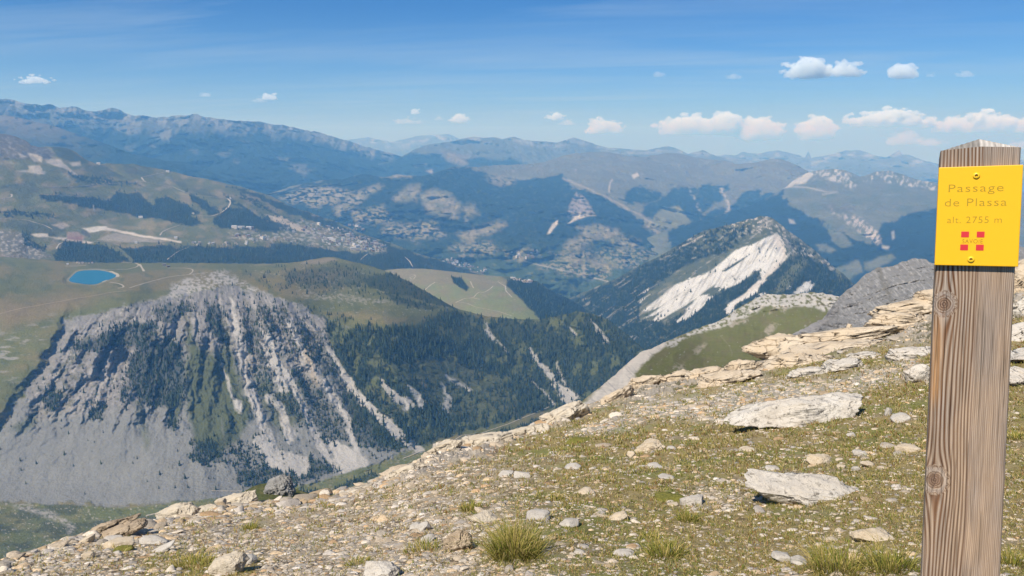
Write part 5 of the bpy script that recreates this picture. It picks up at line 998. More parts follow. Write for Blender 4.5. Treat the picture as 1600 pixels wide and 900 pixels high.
k = Y > top + 1; X, Y = X[k], Y[k]; d = fgmasks(X, Y); fine = n2(X, Y, 26, 13, 3, 90)
rubp = sstep(26, 6, Y - np.interp(X, [c[0] for c in CREST_FG], [c[1] for c in CREST_FG])) * sstep(960, 880, X); pr = 0.26 + 0.5 * rubp + 0.55 * d['gravel'] + 0.75 * d['band'] + 0.30 * d['ledge']; pr = pr * sstep(-0.5, 0.25, fine + 0.3 * d['gravel'] + 0.5 * d['band'])
k = rng.random(len(X)) < pr; X, Y = X[k], Y[k]
P = fgz(X, Y); Zc = proj(P)[2]; pxs = np.exp(rng.normal(0.82, 0.62, len(X))) * 0.85 * np.interp(Y, [500, 900], [0.85, 1.35]); bb = fgmasks(X, Y)['band'] > 0.4
pxs = np.clip(pxs * np.where(bb, 1.5, 1), 0.8, 13); rub = sstep(26, 6, Y - np.interp(X, [c[0] for c in CREST_FG], [c[1] for c in CREST_FG])) * sstep(960, 880, X) > rng.random(len(X)) * 1.6; pxs = np.where(rub, pxs * 2.2, pxs); R = pxs * Zc / F
order = np.argsort(-pxs); big = order[:300]; small = order[300:]
SB = [stone(1, 100 + i, 14, 0.22, 0.34) for i in range(8)]
SC_ = [stone(0, 150 + i, 6, 0.25, 0.36) for i in range(8)]; tiny = pxs[small] < 2.6; log('small stones %d, of them chips %d' % (len(small), tiny.sum()))
for nm_, ii_, kd_ in (('small_stones', small[~tiny], SB), ('stone_chips', small[tiny], SC_)):
    tag(obj(nm_, merged(nm_, P[ii_] - np.array([0, 0, 1]) * (R[ii_] * 0.10)[:, None], R[ii_] * 1.1, M_STN, stonecols, kd_)), kind='stuff')
SM = []
for i in range(12):
    V, Fc = stone(2, 200 + i, 18, 0.16, 0.40); SM.append(V)
sm_me = []; stone_objs = []; STONE_TONE = []
for i, V in enumerate(SM):
    c = stonecols(1); STONE_TONE.append('white' if c[0, 2] > 0.40 else ('tan' if c[0, 0] > 1.45 * c[0, 2] else 'grey')); sm_me.append(mesh_np('stone', V, ICO[2][1], M_STN, np.repeat(c, len(V), 0), smooth=False))
for j, i in enumerate(big):
    s_ = obj('stone', sm_me[j % 12]); r = float(R[i]) * 0.95; s_.scale = (r * random.uniform(1.0, 1.75), r * random.uniform(.7, 1.1), r * random.uniform(.6, 1.1)); s_.rotation_euler = (random.uniform(-.2, .2), random.uniform(-.2, .2), random.uniform(0, 6.28))
    stone_objs.append(s_); s_['tone'] = STONE_TONE[j % 12]; s_.location = P[i] + np.array([0, 0, -0.08 * r]); tag(s_, 'small pale limestone stone lying loose on the gravelly turf of the shoulder', 'stone', 'larger loose stones scattered on the turf')
STONES = [(o_, X[i], Y[i]) for o_, i in zip(stone_objs, big)]
log('stones %d' % len(X))

def blockrock(sub, seed, cuts, rough, pit, dims, strata=0.0, layers=6, pw=0.55):
    """a boulder: rounded box, cut by planes, bedded and weathered"""
    V, Fc = ICO[sub]; V = V.copy(); r = np.random.default_rng(seed); V = np.sign(V) * np.abs(V) ** pw
    for _ in range(max(2, cuts + 8)):
        n = r.normal(size=3) * np.array((1, 1, 0.6)); n /= np.linalg.norm(n); h = r.uniform(0.62, 1.0); V -= np.maximum(0, V @ n - h)[:, None] * n
    V = V * np.array(dims) / 2
    L = max(dims)
    if strata:
        zz = V[:, 2] / dims[2] * layers + 1.2 * fbm(V * np.array([1, 1, 0]), L * 0.5, 3, seed + 1); cell = np.floor(zz); fr = zz - cell
        off = np.sin(cell * 12.9 + seed) * 0.5 + 0.4 * fbm(np.stack([V[:, 0], V[:, 1], cell * L], -1), L * 0.25, 3, seed + 2)
        notch = np.where((fr < 0.16) | (fr > 0.92), -0.55, 0)
        V[:, :2] *= (1 + strata * (off + notch))[:, None]
        jx = V[:, 0] / dims[0] * 5.3 + 0.35 * np.sin(cell * 3.1 + seed) + 0.5 * fbm(V * np.array([0, 1, 1]), L * 0.3, 2, seed + 8); jf = jx - np.floor(jx); jt = np.sin(np.floor(jx) * 7.7 + cell * 4.3 + seed)
        V[:, 1] -= np.sign(V[:, 1] + 1e-9) * dims[1] * (0.10 * (jf < 0.07) + 0.05 * jt * (np.abs(V[:, 1]) > dims[1] * 0.2)); V[:, 2] -= dims[2] * (0.10 * (jf < 0.06) + 0.05 * np.abs(jt)) * (V[:, 2] > 0)
    nn = V / (np.linalg.norm(V, axis=1)[:, None] + 1e-9)
    V = V + nn * (rough * fbm(V, L * 0.3, 5, seed + 3, 0.6, True))[:, None] - nn * (pit * sstep(0.1, 0.5, fbm(V, L * 0.07, 4, seed + 4)))[:, None]
    V = V + nn * (rough * 0.30 * fbm(V, L * 0.06, 4, seed + 6, 0.6, True))[:, None]
    return V, Fc
def place_rock(name, x, y, wpx, hpx, depth_ratio, mat, label, cat='rock', roll=0.0, yaw=0.0, tilt=0.0, seed=1, strata=0.0, layers=6, rough=0.05, pit=0.03, sub=5, cuts=5, sink=0.15, ref=None, group=None, pw=0.55, smooth=True, kind=None):
    """x, y: centre of the rock's foot as surveyed; sizes follow from its distance"""
    if wpx <= 60 and name == 'rock': hpx *= 0.85; sink += 0.12; wpx *= 1.1; mat = {M_LIME: M_LIMES, M_TAN: M_CREAMS}.get(mat, mat); smooth = False if sub == 3 else smooth
    p = fgz(x, y)[0] if ref is None else ref; Z = float(proj(p[None])[2][0]); w = wpx * Z / F; h = hpx * Z / F
    V, Fc = blockrock(sub, seed, cuts, rough * w, pit * w, (w, w * depth_ratio, h), strata, layers, pw)
    o = obj(name, mesh_np(name, V, Fc, mat, smooth=smooth)); o.rotation_euler = (tilt, -roll, yaw); o.location = p + np.array([0, 0, h * (0.5 - sink)]); 
    tag(o, label, cat, group, kind); return o
RK = place_rock
RK('boulder', 1242, 664, 220, 36, 0.34, M_LIME, 'long pale flat boulder propped over a dark hollow, midway left of the post', roll=math.radians(8), yaw=0.05, tilt=0.30, seed=11, rough=0.05, pit=0.02, sink=-0.02, cuts=7)
RK('boulder', 1284, 778, 232, 26, 0.36, M_LIME, 'long low pitted grey boulder sunk in the turf, left of the post', roll=math.radians(-8), yaw=-0.05, tilt=0.25, seed=12, rough=0.06, pit=0.03, sink=0.30, cuts=7)
RK('boulder', 165, 836, 108, 18, 0.3, M_BROWN, 'brown tilted slab with a dark overhanging front at the lower left edge', cuts=-6, roll=math.radians(24), yaw=0.2, tilt=-0.15, seed=13, strata=0.1, layers=3, sink=0.0, rough=0.04)
RK('boulder', 186, 838, 84, 15, 0.35, M_BROWN, 'second brown slab leaning below the tilted one at lower left', cuts=-6, roll=math.radians(20), yaw=0.1, tilt=0.1, seed=14, strata=0.08, layers=3, sink=0.1, rough=0.04)
RK('rock', 278, 806, 74, 18, 0.5, M_CREAM, 'white wedge shaped rock on the skyline right of the brown slabs', roll=math.radians(20), seed=15, tilt=0.2, rough=0.06)
RK('rock', 330, 797, 46, 12, 0.6, M_CREAM, 'rounded pale rock on the skyline left of the twin white blocks', seed=16)
RK('rock', 346, 784, 17, 16, 0.8, M_TAN, 'small tan block perched on the skyline stones at left', seed=17, sub=3)
RK('rock', 374, 786, 54, 20, 0.6, M_CREAM, 'white angular rock, tallest of the skyline stones at left', roll=0.2, seed=18, rough=0.08, cuts=9)
RK('rock', 175, 846, 34, 12, 0.6, M_LIME, 'small pale flat rock below the brown slabs', seed=19, sub=3); RK('rock', 137, 848, 28, 14, 0.7, M_TAN, 'small rock at the left foot of the brown slab', seed=20, sub=3, roll=0.5)
RK('rock', 186, 855, 44, 18, 0.6, M_TAN, 'cream angular rock just below the slabs at lower left', seed=21, sub=3); RK('rock', 240, 851, 40, 12, 0.6, M_LIME, 'flat light grey rock right below the brown slabs', seed=22, sub=3)
RK('rock', 139, 873, 20, 13, 0.8, M_TAN, 'small orange tan stone on gravel at lower left', seed=23, sub=3); RK('rock', 250, 862, 48, 12, 0.4, M_LIME, 'thin tilted flake rising to the right at lower left', roll=0.5, seed=24, sub=3)
RK('boulder', 362, 893, 62, 32, 0.6, M_CREAM, 'cream boulder with a sloping face at the bottom left of the picture', roll=0.35, seed=25, rough=0.05)
RK('rock', 392, 879, 24, 18, 0.8, M_LIME, 'grey rock touching the right side of the cream boulder at the bottom', seed=26, sub=3)
RK('boulder', 598, 903, 72, 22, 0.7, M_LIME, 'round speckled grey rock cut by the bottom edge left of centre', seed=27, rough=0.04)
RK('boulder', 712, 858, 44, 34, 0.7, M_BROWN, 'knobbly brown rock with deep dark cracks near the bottom centre', roll=0.3, seed=28, rough=0.12, pit=0.05)
RK('rock', 732, 856, 22, 15, 0.8, M_LIME, 'pale stone tucked at the right foot of the knobbly brown rock', seed=29, sub=3)
RK('boulder', 759, 815, 52, 18, 0.7, M_CREAM, 'flat dull diamond shaped slab left of the big grass tussock', seed=30, rough=0.03, cuts=8, sink=0.3)
RK('rock', 650, 829, 28, 16, 0.6, M_LIME, 'blue grey stone, left one of a leaning pair', seed=31, sub=3, roll=0.2); RK('rock', 662, 829, 24, 18, 0.6, M_LIME, 'blue grey stone, right one of a leaning pair', seed=32, sub=3, roll=0.5)
RK('rock', 668, 845, 22, 14, 0.7, M_LIME, 'white stone below the leaning pair', seed=33, sub=3); RK('rock', 842, 814, 34, 18, 0.8, M_LIME, 'grey white stone just above the big grass tussock', seed=34, sub=3)
RK('rock', 888, 824, 30, 14, 0.8, M_LIME, 'low speckled stone right of the big grass tussock', seed=35, sub=3); RK('rock', 965, 812, 30, 13, 0.6, M_TAN, 'orange tan block right of centre in the foreground turf', roll=0.25, seed=36, sub=3, cuts=8)
RK('rock', 1083, 786, 36, 20, 0.8, M_LIME, 'grey dome shaped stone beside the yellow green moss cushion', seed=37); RK('rock', 1053, 789, 18, 8, 0.8, M_TAN, 'flat pinkish stone at the foot of the moss cushion', seed=38, sub=3)
RK('rock', 894, 732, 28, 13, 0.8, M_LIME, 'white squarish stone with a dark right side on the gravel', seed=39, sub=3, cuts=9); RK('rock', 915, 771, 30, 12, 0.7, M_TAN, 'cream pointed stone in the middle gravel', seed=40, sub=3)
RK('rock', 792, 743, 24, 12, 0.7, M_LIME, 'left one of two grey stones side by side on the gravel', seed=41, sub=3); RK('rock', 816, 744, 24, 14, 0.7, M_LIME, 'right one of two grey stones side by side on the gravel', seed=42, sub=3)
RK('rock', 985, 715, 12, 14, 0.8, M_TAN, 'small upright white stone standing in the turf', seed=43, sub=3); RK('rock', 1017, 705, 46, 18, 0.7, M_TAN, 'jagged cream rock in the turf left of the propped boulder', seed=44, rough=0.1)
RK('rock', 1047, 704, 15, 10, 0.8, M_LIME, 'round white stone at the right end of the jagged cream rock', seed=45, sub=3)
RK('rock', 1281, 727, 36, 20, 0.7, M_TAN, 'cream pointed rock between the two long boulders', seed=46, cuts=9); RK('rock', 1314, 732, 16, 11, 0.8, M_TAN, 'small rounded stone right of the cream pointed rock', seed=47, sub=3); RK('rock', 1336, 734, 12, 10, 0.8, M_LIME, 'small white stone, middle of the three right of the pointed rock', seed=48, sub=3)
RK('rock', 1358, 728, 22, 12, 0.8, M_TAN, 'cream tilted stone, nearest the post of the row between the boulders', seed=49, sub=3, roll=-.3); RK('rock', 1344, 712, 20, 11, 0.8, M_LIME, 'grey round stone above the row of small stones', seed=50, sub=3); RK('rock', 1416, 706, 34, 14, 0.6, M_TAN, 'cream flat stone beside the post at mid height', seed=51, sub=3)
RK('rock', 1387, 649, 11, 22, 0.8, M_LIME, 'thin upright grey stone leaning left, near the post', seed=52, sub=3, roll=-.3); RK('rock', 1406, 657, 24, 20, 0.8, M_LIME, 'grey stone beside the thin upright one near the post', seed=53, sub=3); RK('rock', 1331, 681, 14, 10, 0.8, M_LIME, 'small grey stone below the right end of the propped boulder', seed=54, sub=3)
RK('rock', 1208, 736, 20, 7, 0.8, M_LIME, 'flat white stone above the low pitted boulder', seed=55, sub=3); RK('rock', 1168, 708, 24, 10, 0.8, M_TAN, 'flat cream stone below the left end of the propped boulder', seed=56, sub=3)
RK('rock', 1220, 873, 30, 18, 0.8, M_LIME, 'white lumpy stone at the bottom, left one of a pair', seed=57, sub=3); RK('rock', 1247, 879, 26, 14, 0.8, M_LIME, 'white lumpy stone at the bottom, right one of a pair', seed=58, sub=3); RK('rock', 1364, 845, 56, 20, 0.7, M_TAN, 'pale rock half hidden in grass at the lower right by the post', seed=59, rough=0.07, roll=-.1)
RK('rock', 1298, 844, 20, 9, 0.8, M_TAN, 'small cream stone at the lower right in dry grass', seed=60, sub=3); RK('rock', 905, 866, 16, 7, 0.8, M_LIME, 'small white flake below the tussock, right of it', seed=61, sub=3); RK('rock', 975, 868, 30, 10, 0.7, M_LIME, 'pale crumbly stone between the two grass tussocks', seed=62, sub=3)
RK('rock', 1042, 749, 28, 7, 0.7, M_LIME, 'thin white flat stone above the moss cushion', seed=63, sub=3); RK('rock', 1022, 733, 28, 9, 0.7, M_LIME, 'grey flat arched stone right of centre', seed=64, sub=3)
# ledges of bedded limestone on the skyline
LD = 'outcrop'
def ledge(x, y, w, h, dr, label, **k):
    k.setdefault('strata', 0.13); k['layers'] = k.get('layers', 4) + 2; k.setdefault('rough', 0.035); k.setdefault('pit', 0.006); k.setdefault('mat', M_TAN); mat = k.pop('mat')
    return place_rock(LD, x, y, w, h, dr, mat, label, 'rock outcrop', pw=0.4, **k)
ledge(1222, 552, 130, 32, 0.4, 'cream block ledge with a sharp left corner on the skyline', roll=math.radians(4), seed=71, layers=3, sink=0.05)
ledge(1240, 572, 110, 18, 0.4, 'cream ledge stepping down below the sharp cornered block', roll=math.radians(12), seed=72, layers=3, sink=0.2)
ledge(1330, 538, 230, 26, 0.3, 'long thin bedded ledge of cream limestone in the middle of the skyline', roll=math.radians(9), seed=73, layers=4, sink=0.1)
ledge(1300, 552, 190, 14, 0.35, 'bedded ledge lying under the long thin one', roll=math.radians(10), seed=74, layers=3, sink=0.2)
ledge(1400, 518, 110, 28, 0.4, 'layered ledge under the overhanging slab', roll=math.radians(3), seed=75, layers=4, sink=0.1)
ledge(1424, 500, 130, 24, 0.4, 'overhanging orange slab jutting left beside the post', roll=math.radians(9), seed=76, layers=3, sink=-0.15, mat=M_TAN)
ledge(1452, 462, 60, 26, 0.6, 'topmost cream block of the stacked ledges beside the post', roll=math.radians(12), seed=77, layers=3, sink=-0.45)
ledge(1450, 470, 64, 12, 0.6, 'thin slab under the topmost block beside the post', roll=math.radians(5), seed=78, layers=2, sink=-0.35)
ledge(1325, 521, 14, 28, 0.8, 'small pointed stone standing up on the skyline ledge', seed=79, layers=3, sink=0, sub=3)
for x, y, w, h, r_, l in ((1160, 583, 66, 20, 14, 'short slab at the left foot of the block ledge'), (1110, 590, 80, 16, 14, 'thin slab in the chain of ledge slabs, second from the block'), (1060, 596, 70, 16, 9, 'thin slab in the chain of ledge slabs, third from the block'), (1010, 606, 70, 18, 14, 'slab where the ledge chain bends downhill'),
                        (965, 628, 70, 22, 32, 'steep slab of the ledge chain above the valley'), (1130, 600, 110, 16, 13, 'broad low slab under the chain of ledge slabs'), (880, 660, 80, 26, 24, 'pale slab on the edge above the forested valley'), (820, 682, 74, 20, 20, 'pale slab at the edge of the drop, mid skyline'), (755, 698, 90, 16, 8, 'flat pale slab on the skyline above the valley track'), (695, 712, 60, 20, 20, 'pale ragged slab on the skyline left of the valley track'), (640, 742, 70, 16, 22, 'pale slab running down the skyline left of centre'), (560, 768, 60, 12, 14, 'low slab on the skyline left of centre')):
    ledge(x, y, w, h, 0.45, l, roll=math.radians(r_), seed=int(x), layers=3, sink=0.3, strata=0.07, mat=M_TAN if x > 900 else M_CREAM, rough=0.06)
for x, y, w, h, r_, l in ((1625, 450, 130, 60, 22, 'tan layered ledge rising behind the post at the right edge'), (1620, 490, 120, 40, 16, 'pale ledge in the right edge below the tan one'), (1600, 528, 110, 30, 12, 'cracked pale slab at the right edge above the turf'), (1620, 560, 120, 26, 8, 'low pale slab at the right edge, topmost of the lower group'), (1610, 596, 110, 26, -4, 'pale slab at the right edge just above the green turf'), (1420, 560, 80, 22, 5, 'low grey slab left of the post below the ledges'), (1432, 598, 40, 40, 10, 'pale rock partly hidden behind the left side of the post'),
                        (1350, 560, 60, 10, 0, 'flat pale slab in the turf under the long ledge'), (1320, 578, 70, 16, 8, 'low pale slab in the upper turf'), (1260, 590, 60, 12, 6, 'flat pale slab left in the upper turf')):
    ledge(x, y, w, h, 0.5, l, roll=math.radians(r_), seed=int(x + y), layers=3, sink=0.25, strata=0.08, mat=M_LIME if y > 480 else M_TAN, rough=0.05)
describe([(o_, x, y, o_['tone']) for o_, x, y in STONES], [('the propped long boulder', 1242, 645), ('the low pitted boulder', 1283, 768), ('the big grass tussock', 805, 855), ('the second grass tussock', 1040, 858), ('the moss cushion', 1045, 773), ('the knobbly brown rock', 712, 840), ('the diamond shaped slab', 760, 808),
  ('the brown tilted slabs', 170, 820), ('the cream bottom boulder', 360, 880), ('the white skyline block', 372, 780), ('the speckled rock at the bottom edge', 598, 895), ('the jagged cream rock', 1017, 698), ('the white squarish stone', 894, 730), ('the edge above the valley track', 700, 702), ('the bend of the ledge chain', 1000, 600), ('the block ledge', 1222, 545), ('the post', 1495, 700), ('the post foot', 1480, 880), ('the skyline dip', 560, 762), ('the lower left corner', 30, 890), ('the upper stone band', 1060, 640), ('the green moss patch', 905, 694), ('the ledge slabs by the post', 1400, 510)], 'stone')
for o_, _, _ in STONES: del o_['tone']
cz = SHEETS['grassy_knoll'].at(440, 772)[0]
place_rock('crag', 0, 0, 50, 30, 0.6, rock_mat('crag_rock', (0.20, 0.19, 0.175), (0.32, 0.305, 0.28), (0.07, 0.07, 0.065), 0.3, 0.6), 'grey pointed crag poking up behind the skyline at lower left', 'crag', seed=94, rough=0.16, ref=cz, sink=0.2, cuts=12, pw=1.0)
log('rocks')

# ================================================================== turf, tussocks, cushions
def blades(P, n_per, spread, length, wid, lean, cols, bend=0.35):
    """tapered bent blades, 3 triangles each; returns verts, faces, colours"""
    M = len(P) * n_per; base = np.repeat(P, n_per, 0); sp = np.repeat(np.broadcast_to(spread, (len(P),)), n_per); ln = np.repeat(np.broadcast_to(length, (len(P),)), n_per) * rng.uniform(0.5, 1.25, M)
    an = rng.uniform(0, 6.283, M); rr = np.sqrt(rng.random(M)) * sp; b = base + np.stack([np.cos(an) * rr, np.sin(an) * rr, 0 * an - 0.004], -1)
    out = np.stack([np.cos(an), np.sin(an), 0 * an], -1); le = lean * rng.uniform(0.2, 1.2, M) * (0.35 + rr / (sp + 1e-9)); rnd = rng.uniform(0, 6.283, M); out = out + 0.8 * np.stack([np.cos(rnd), np.sin(rnd), 0 * rnd], -1)
    up = np.array([0, 0, 1.0]); m1 = b + (up * 0.6 + out * (le * 0.35)[:, None]) * ln[:, None]; tip = b + (up * (1 - bend * le)[:, None] + out * le[:, None]) * ln[:, None]
    sa = rng.uniform(-0.7, 0.7, M); sd = np.stack([np.cos(sa), np.sin(sa), 0 * sa], -1) * (wid * rng.uniform(0.6, 1.3, M) * (base[:, 1:2].ravel() * 0 + 1))[:, None] / 2
    V = np.stack([b - sd, b + sd, m1 - sd * 0.8, m1 + sd * 0.8, tip], 1).reshape(-1, 3); i = np.arange(M) * 5
    Fc = np.concatenate([np.stack([i, i + 1, i + 3], -1), np.stack([i, i + 3, i + 2], -1), np.stack([i + 2, i + 3, i + 4], -1)])
    return V, Fc, np.repeat(cols(M), 5, 0)
m = newmat('grass_blades'); g = NG(m); a = attr(g); b_ = g.n('ShaderNodeBsdfPrincipled'); o = g.n('ShaderNodeOutputMaterial'); g.l(a.outputs['Color'], b_.inputs['Base Color']); b_.inputs['Roughness'].default_value = 0.7; b_.inputs['Specular IOR Level'].default_value = 0.2
tr = g.n('ShaderNodeBsdfTranslucent'); g.l(a.outputs['Color'], tr.inputs[0]); mx = g.n('ShaderNodeMixShader'); mx.inputs[0].default_value = 0.3; g.l(b_.outputs[0], mx.inputs[1]); g.l(tr.outputs[0], mx.inputs[2]); g.l(mx.outputs[0], o.inputs[0]); M_GRASS = m
def gcols(pal, pr_):
    pal = np.array(pal); return lambda n: pal[rng.choice(len(pal), n, p=pr_)] * rng.uniform(0.65, 1.25, (n, 1))
turfc = gcols([(0.19, 0.21, 0.035), (0.32, 0.26, 0.07), (0.50, 0.39, 0.18), (0.26, 0.13, 0.05), (0.11, 0.14, 0.03)], [.22, .26, .28, .14, .10])
N = 80000; X = rng.uniform(-60, 1660, N); Y = rng.uniform(420, 930, N) ; top = np.interp(X, [c[0] for c in CREST_FG], [c[1] for c in CREST_FG]); k = Y > top + 3; X, Y = X[k], Y[k]
d = fgmasks(X, Y); fine = n2(X, Y, 34, 17, 3, 95); k = rng.random(len(X)) < np.clip(1.0 - 0.75 * d['gravel'] - 0.95 * d['ledge'] - 0.8 * d['band'], 0.02, 1) * sstep(-0.45, 0.15, fine); X, Y = X[k], Y[k]
P = fgz(X, Y); Zc = proj(P)[2]
V, Fc, C = blades(P, 5, Zc * 0.0045, np.clip(Zc * 0.0048, 0.012, 0.05), 1.0, 1.0, turfc); 
Vr = V.reshape(-1, 5, 3); wd = np.repeat(np.clip(Zc * 0.0009, 0.002, 0.014), 5)   # blade width grows slowly with the clump size
cen = (Vr[:, 0] + Vr[:, 1]) / 2; s0 = (Vr[:, 1] - Vr[:, 0]); s0 /= np.linalg.norm(s0, axis=1)[:, None]; c2 = (Vr[:, 2] + Vr[:, 3]) / 2
Vr[:, 0] = cen - s0 * wd[:, None] / 2; Vr[:, 1] = cen + s0 * wd[:, None] / 2; Vr[:, 2] = c2 - s0 * wd[:, None] * .4; Vr[:, 3] = c2 + s0 * wd[:, None] * .4
tag(obj('grass', mesh_np('grass', V, Fc, M_GRASS, C, smooth=False)), kind='stuff'); log('grass %d' % len(Fc))
tusc = gcols([(0.20, 0.22, 0.035), (0.32, 0.28, 0.055), (0.48, 0.37, 0.13), (0.13, 0.15, 0.03)], [.26, .32, .32, .10])
for x, y, w, h, l, nb in ((805, 872, 46, 46, 'largest bushy green grass tussock at bottom centre', 900), (1040, 868, 40, 26, 'grass tussock right of the largest one at the bottom', 420), (1310, 892, 60, 40, 'loose tall green grass clump at the bottom near the post', 520), (1395, 890, 50, 42, 'tall thin grass clump against the foot of the post in view', 420), (735, 800, 20, 18, 'small brown grass tuft above the diamond shaped slab', 160), (1074, 812, 20, 20, 'small green grass tuft below the grey dome stone', 180),
                        (390, 822, 14, 14, 'small dark green tuft in gravel at the left', 120), (300, 888, 50, 14, 'low bright green leafy patch at the bottom left', 500), (660, 862, 40, 14, 'low green grass patch left of the knobbly brown rock', 220), (1015, 840, 18, 14, 'small tuft above the second tussock', 110), (1585, 885, 40, 30, 'green grass clump right of the post at the bottom', 260), (1585, 690, 26, 14, 'short green grass tuft right of the post at mid height', 160), (1165, 665, 18, 12, 'bright green tuft under the left end of the propped boulder', 140),
                        (870, 778, 16, 12, 'small tuft amid gravel right of centre', 90), (560, 885, 30, 12, 'short olive tuft at the bottom left of centre', 140)):
    p = fgz(x, y)[0]; Z = float(proj(p[None])[2][0]); q_ = 1.0 if nb > 800 else 0.78; V, Fc, C = blades(p[None], int(nb * 1.4), w * 0.7 * Z / F, h * q_ * 0.95 * Z / F, 1.0 * Z / F, 1.05, tusc)
    tag(obj('grass_tussock', mesh_np('grass_tussock', V, Fc, M_GRASS, C, smooth=False)), l, 'grass tussock')
mm = newmat('moss'); g = NG(mm); t_ = g.n('ShaderNodeTexCoord'); q = g.noise(t_.outputs['Object'], 60, 5, 0.7); g.finish(g.mix(g.ramp(q, .35, .65), (0.10, 0.10, 0.02), (0.22, 0.20, 0.045)), 0.95, q, 1.0, 0.01)
for x, y, w, l in ((1045, 780, 48, 'bright yellow green moss cushion beside the grey dome stone'), (905, 694, 40, 'flat green moss patch near the upper stone band'), (195, 862, 30, 'small green moss cushion among pale stones at lower left')):
    p = fgz(x, y)[0]; Z = float(proj(p[None])[2][0]); w_ = w * Z / F; V, Fc = blockrock(3, int(x), 2, 0.06 * w_, 0.01 * w_, (w_, w_ * .75, w_ * .16), pw=0.8)
    o = obj('moss_cushion', mesh_np('moss_cushion', V, Fc, mm)); o.location = p + np.array([0, 0, 0.01]); tag(o, l, 'moss')

# ================================================================== sign post
post = bpy.data.objects.new('signpost', None); link(post); tag(post, 'weathered square wooden post with a yellow pass sign bolted to its face', 'signpost')
YAW = math.radians(29); W_ = 0.112
c0 = np.array([1527.5, 240]); c1 = np.array([1496.5, 900])
Zt = W_ * F * (math.cos(YAW) + (c0[0] - 800) / F * math.sin(YAW)) / 121.0; Zb = W_ * F * (math.cos(YAW) + (c1[0] - 800) / F * math.sin(YAW)) / 117.0
pt = unproj(*c0, Zt); pb = unproj(*c1, Zb); ax = pt - pb; LEN = np.linalg.norm(ax); ax /= LEN
ex = np.array([math.cos(YAW), -math.sin(YAW), 0]); ex -= ax * (ex @ ax); ex /= np.linalg.norm(ex); ey = np.cross(ax, ex)   # ey points away from the viewer
MP = Matrix(((ex[0], ey[0], ax[0], pt[0]), (ex[1], ey[1], ax[1], pt[1]), (ex[2], ey[2], ax[2], pt[2]), (0, 0, 0, 1)))
foot_z = float(fgz(1490, 990)[0][2]); LTOT = (pt[2] - foot_z) / ax[2] + 0.15
FOOT = Matrix.Translation(Vector(pt - ax * (LTOT - 0.15)))
post.location = FOOT.translation
def onpost(o, parent=None):
    o.parent = parent or post; o.matrix_parent_inverse = Matrix.Identity(4)
    o.matrix_local = (Matrix.Translation(post.location).inverted() @ MP) if parent is None else Matrix.Identity(4)
# front face grid with the grain of the photographed post
NX, NZ = 130, 900
PXM = 121.0 / W_      # survey px per metre on the face
# rows on the leaning face are not linear in y: solve
def row(y, tk=0.0105):
    lo, hi = 0.05, -1.2
    for _ in range(50):
        md = (lo + hi) / 2; p = pt + ax * md - ey * (W_ / 2 + tk) ; yy = proj(p[None])[1][0]
        if yy < y: lo = md
        else: hi = md
    return (lo + hi) / 2
KNOTS = ((15, -row(478, 0) * 1000, 14), (13, -row(757, 0) * 1000, 16))
def grain(u, v, side=0):
    """u 0..1 across, v metres below the top of the face"""
    x = u * W_ * 1000; z = v * 1000            # mm
    g_ = x + 1.6 * fbm(np.stack([x / 40, z / 260, x * 0 + side * 9], -1), 1, 3, 120) * 3.0
    dark = 0 * x; ring = 0 * x
    if side == 0:
        for kx, kz, R_ in KNOTS:
            dx = x - kx; dz = (z - kz); dzz = np.where(dz > 0, dz / 3.4, dz / 2.2); r2 = dx ** 2 + dzz ** 2 + 30
            g_ = g_ - dx * (R_ ** 2 * 0.85) / (r2 + R_ ** 2 * 0.4)
            rr = np.sqrt(dx ** 2 + (dz * 0.9) ** 2); ring = np.maximum(ring, sstep(R_ * 1.25, R_ * 0.9, rr))
            bl_ = sstep(R_ * 1.5, R_ * 0.9, rr); g_ = g_ * (1 - bl_) + (rr * 1.5 + 40 + 2.5 * fbm(np.stack([x / 9, z / 12, x * 0], -1), 1, 2, 141)) * bl_
            bl = np.exp(-((dx - 4) / 12) ** 2 - ((dz - 48) / 34) ** 2); dark = np.maximum(dark, bl * 0.8)
    return g_, dark, ring
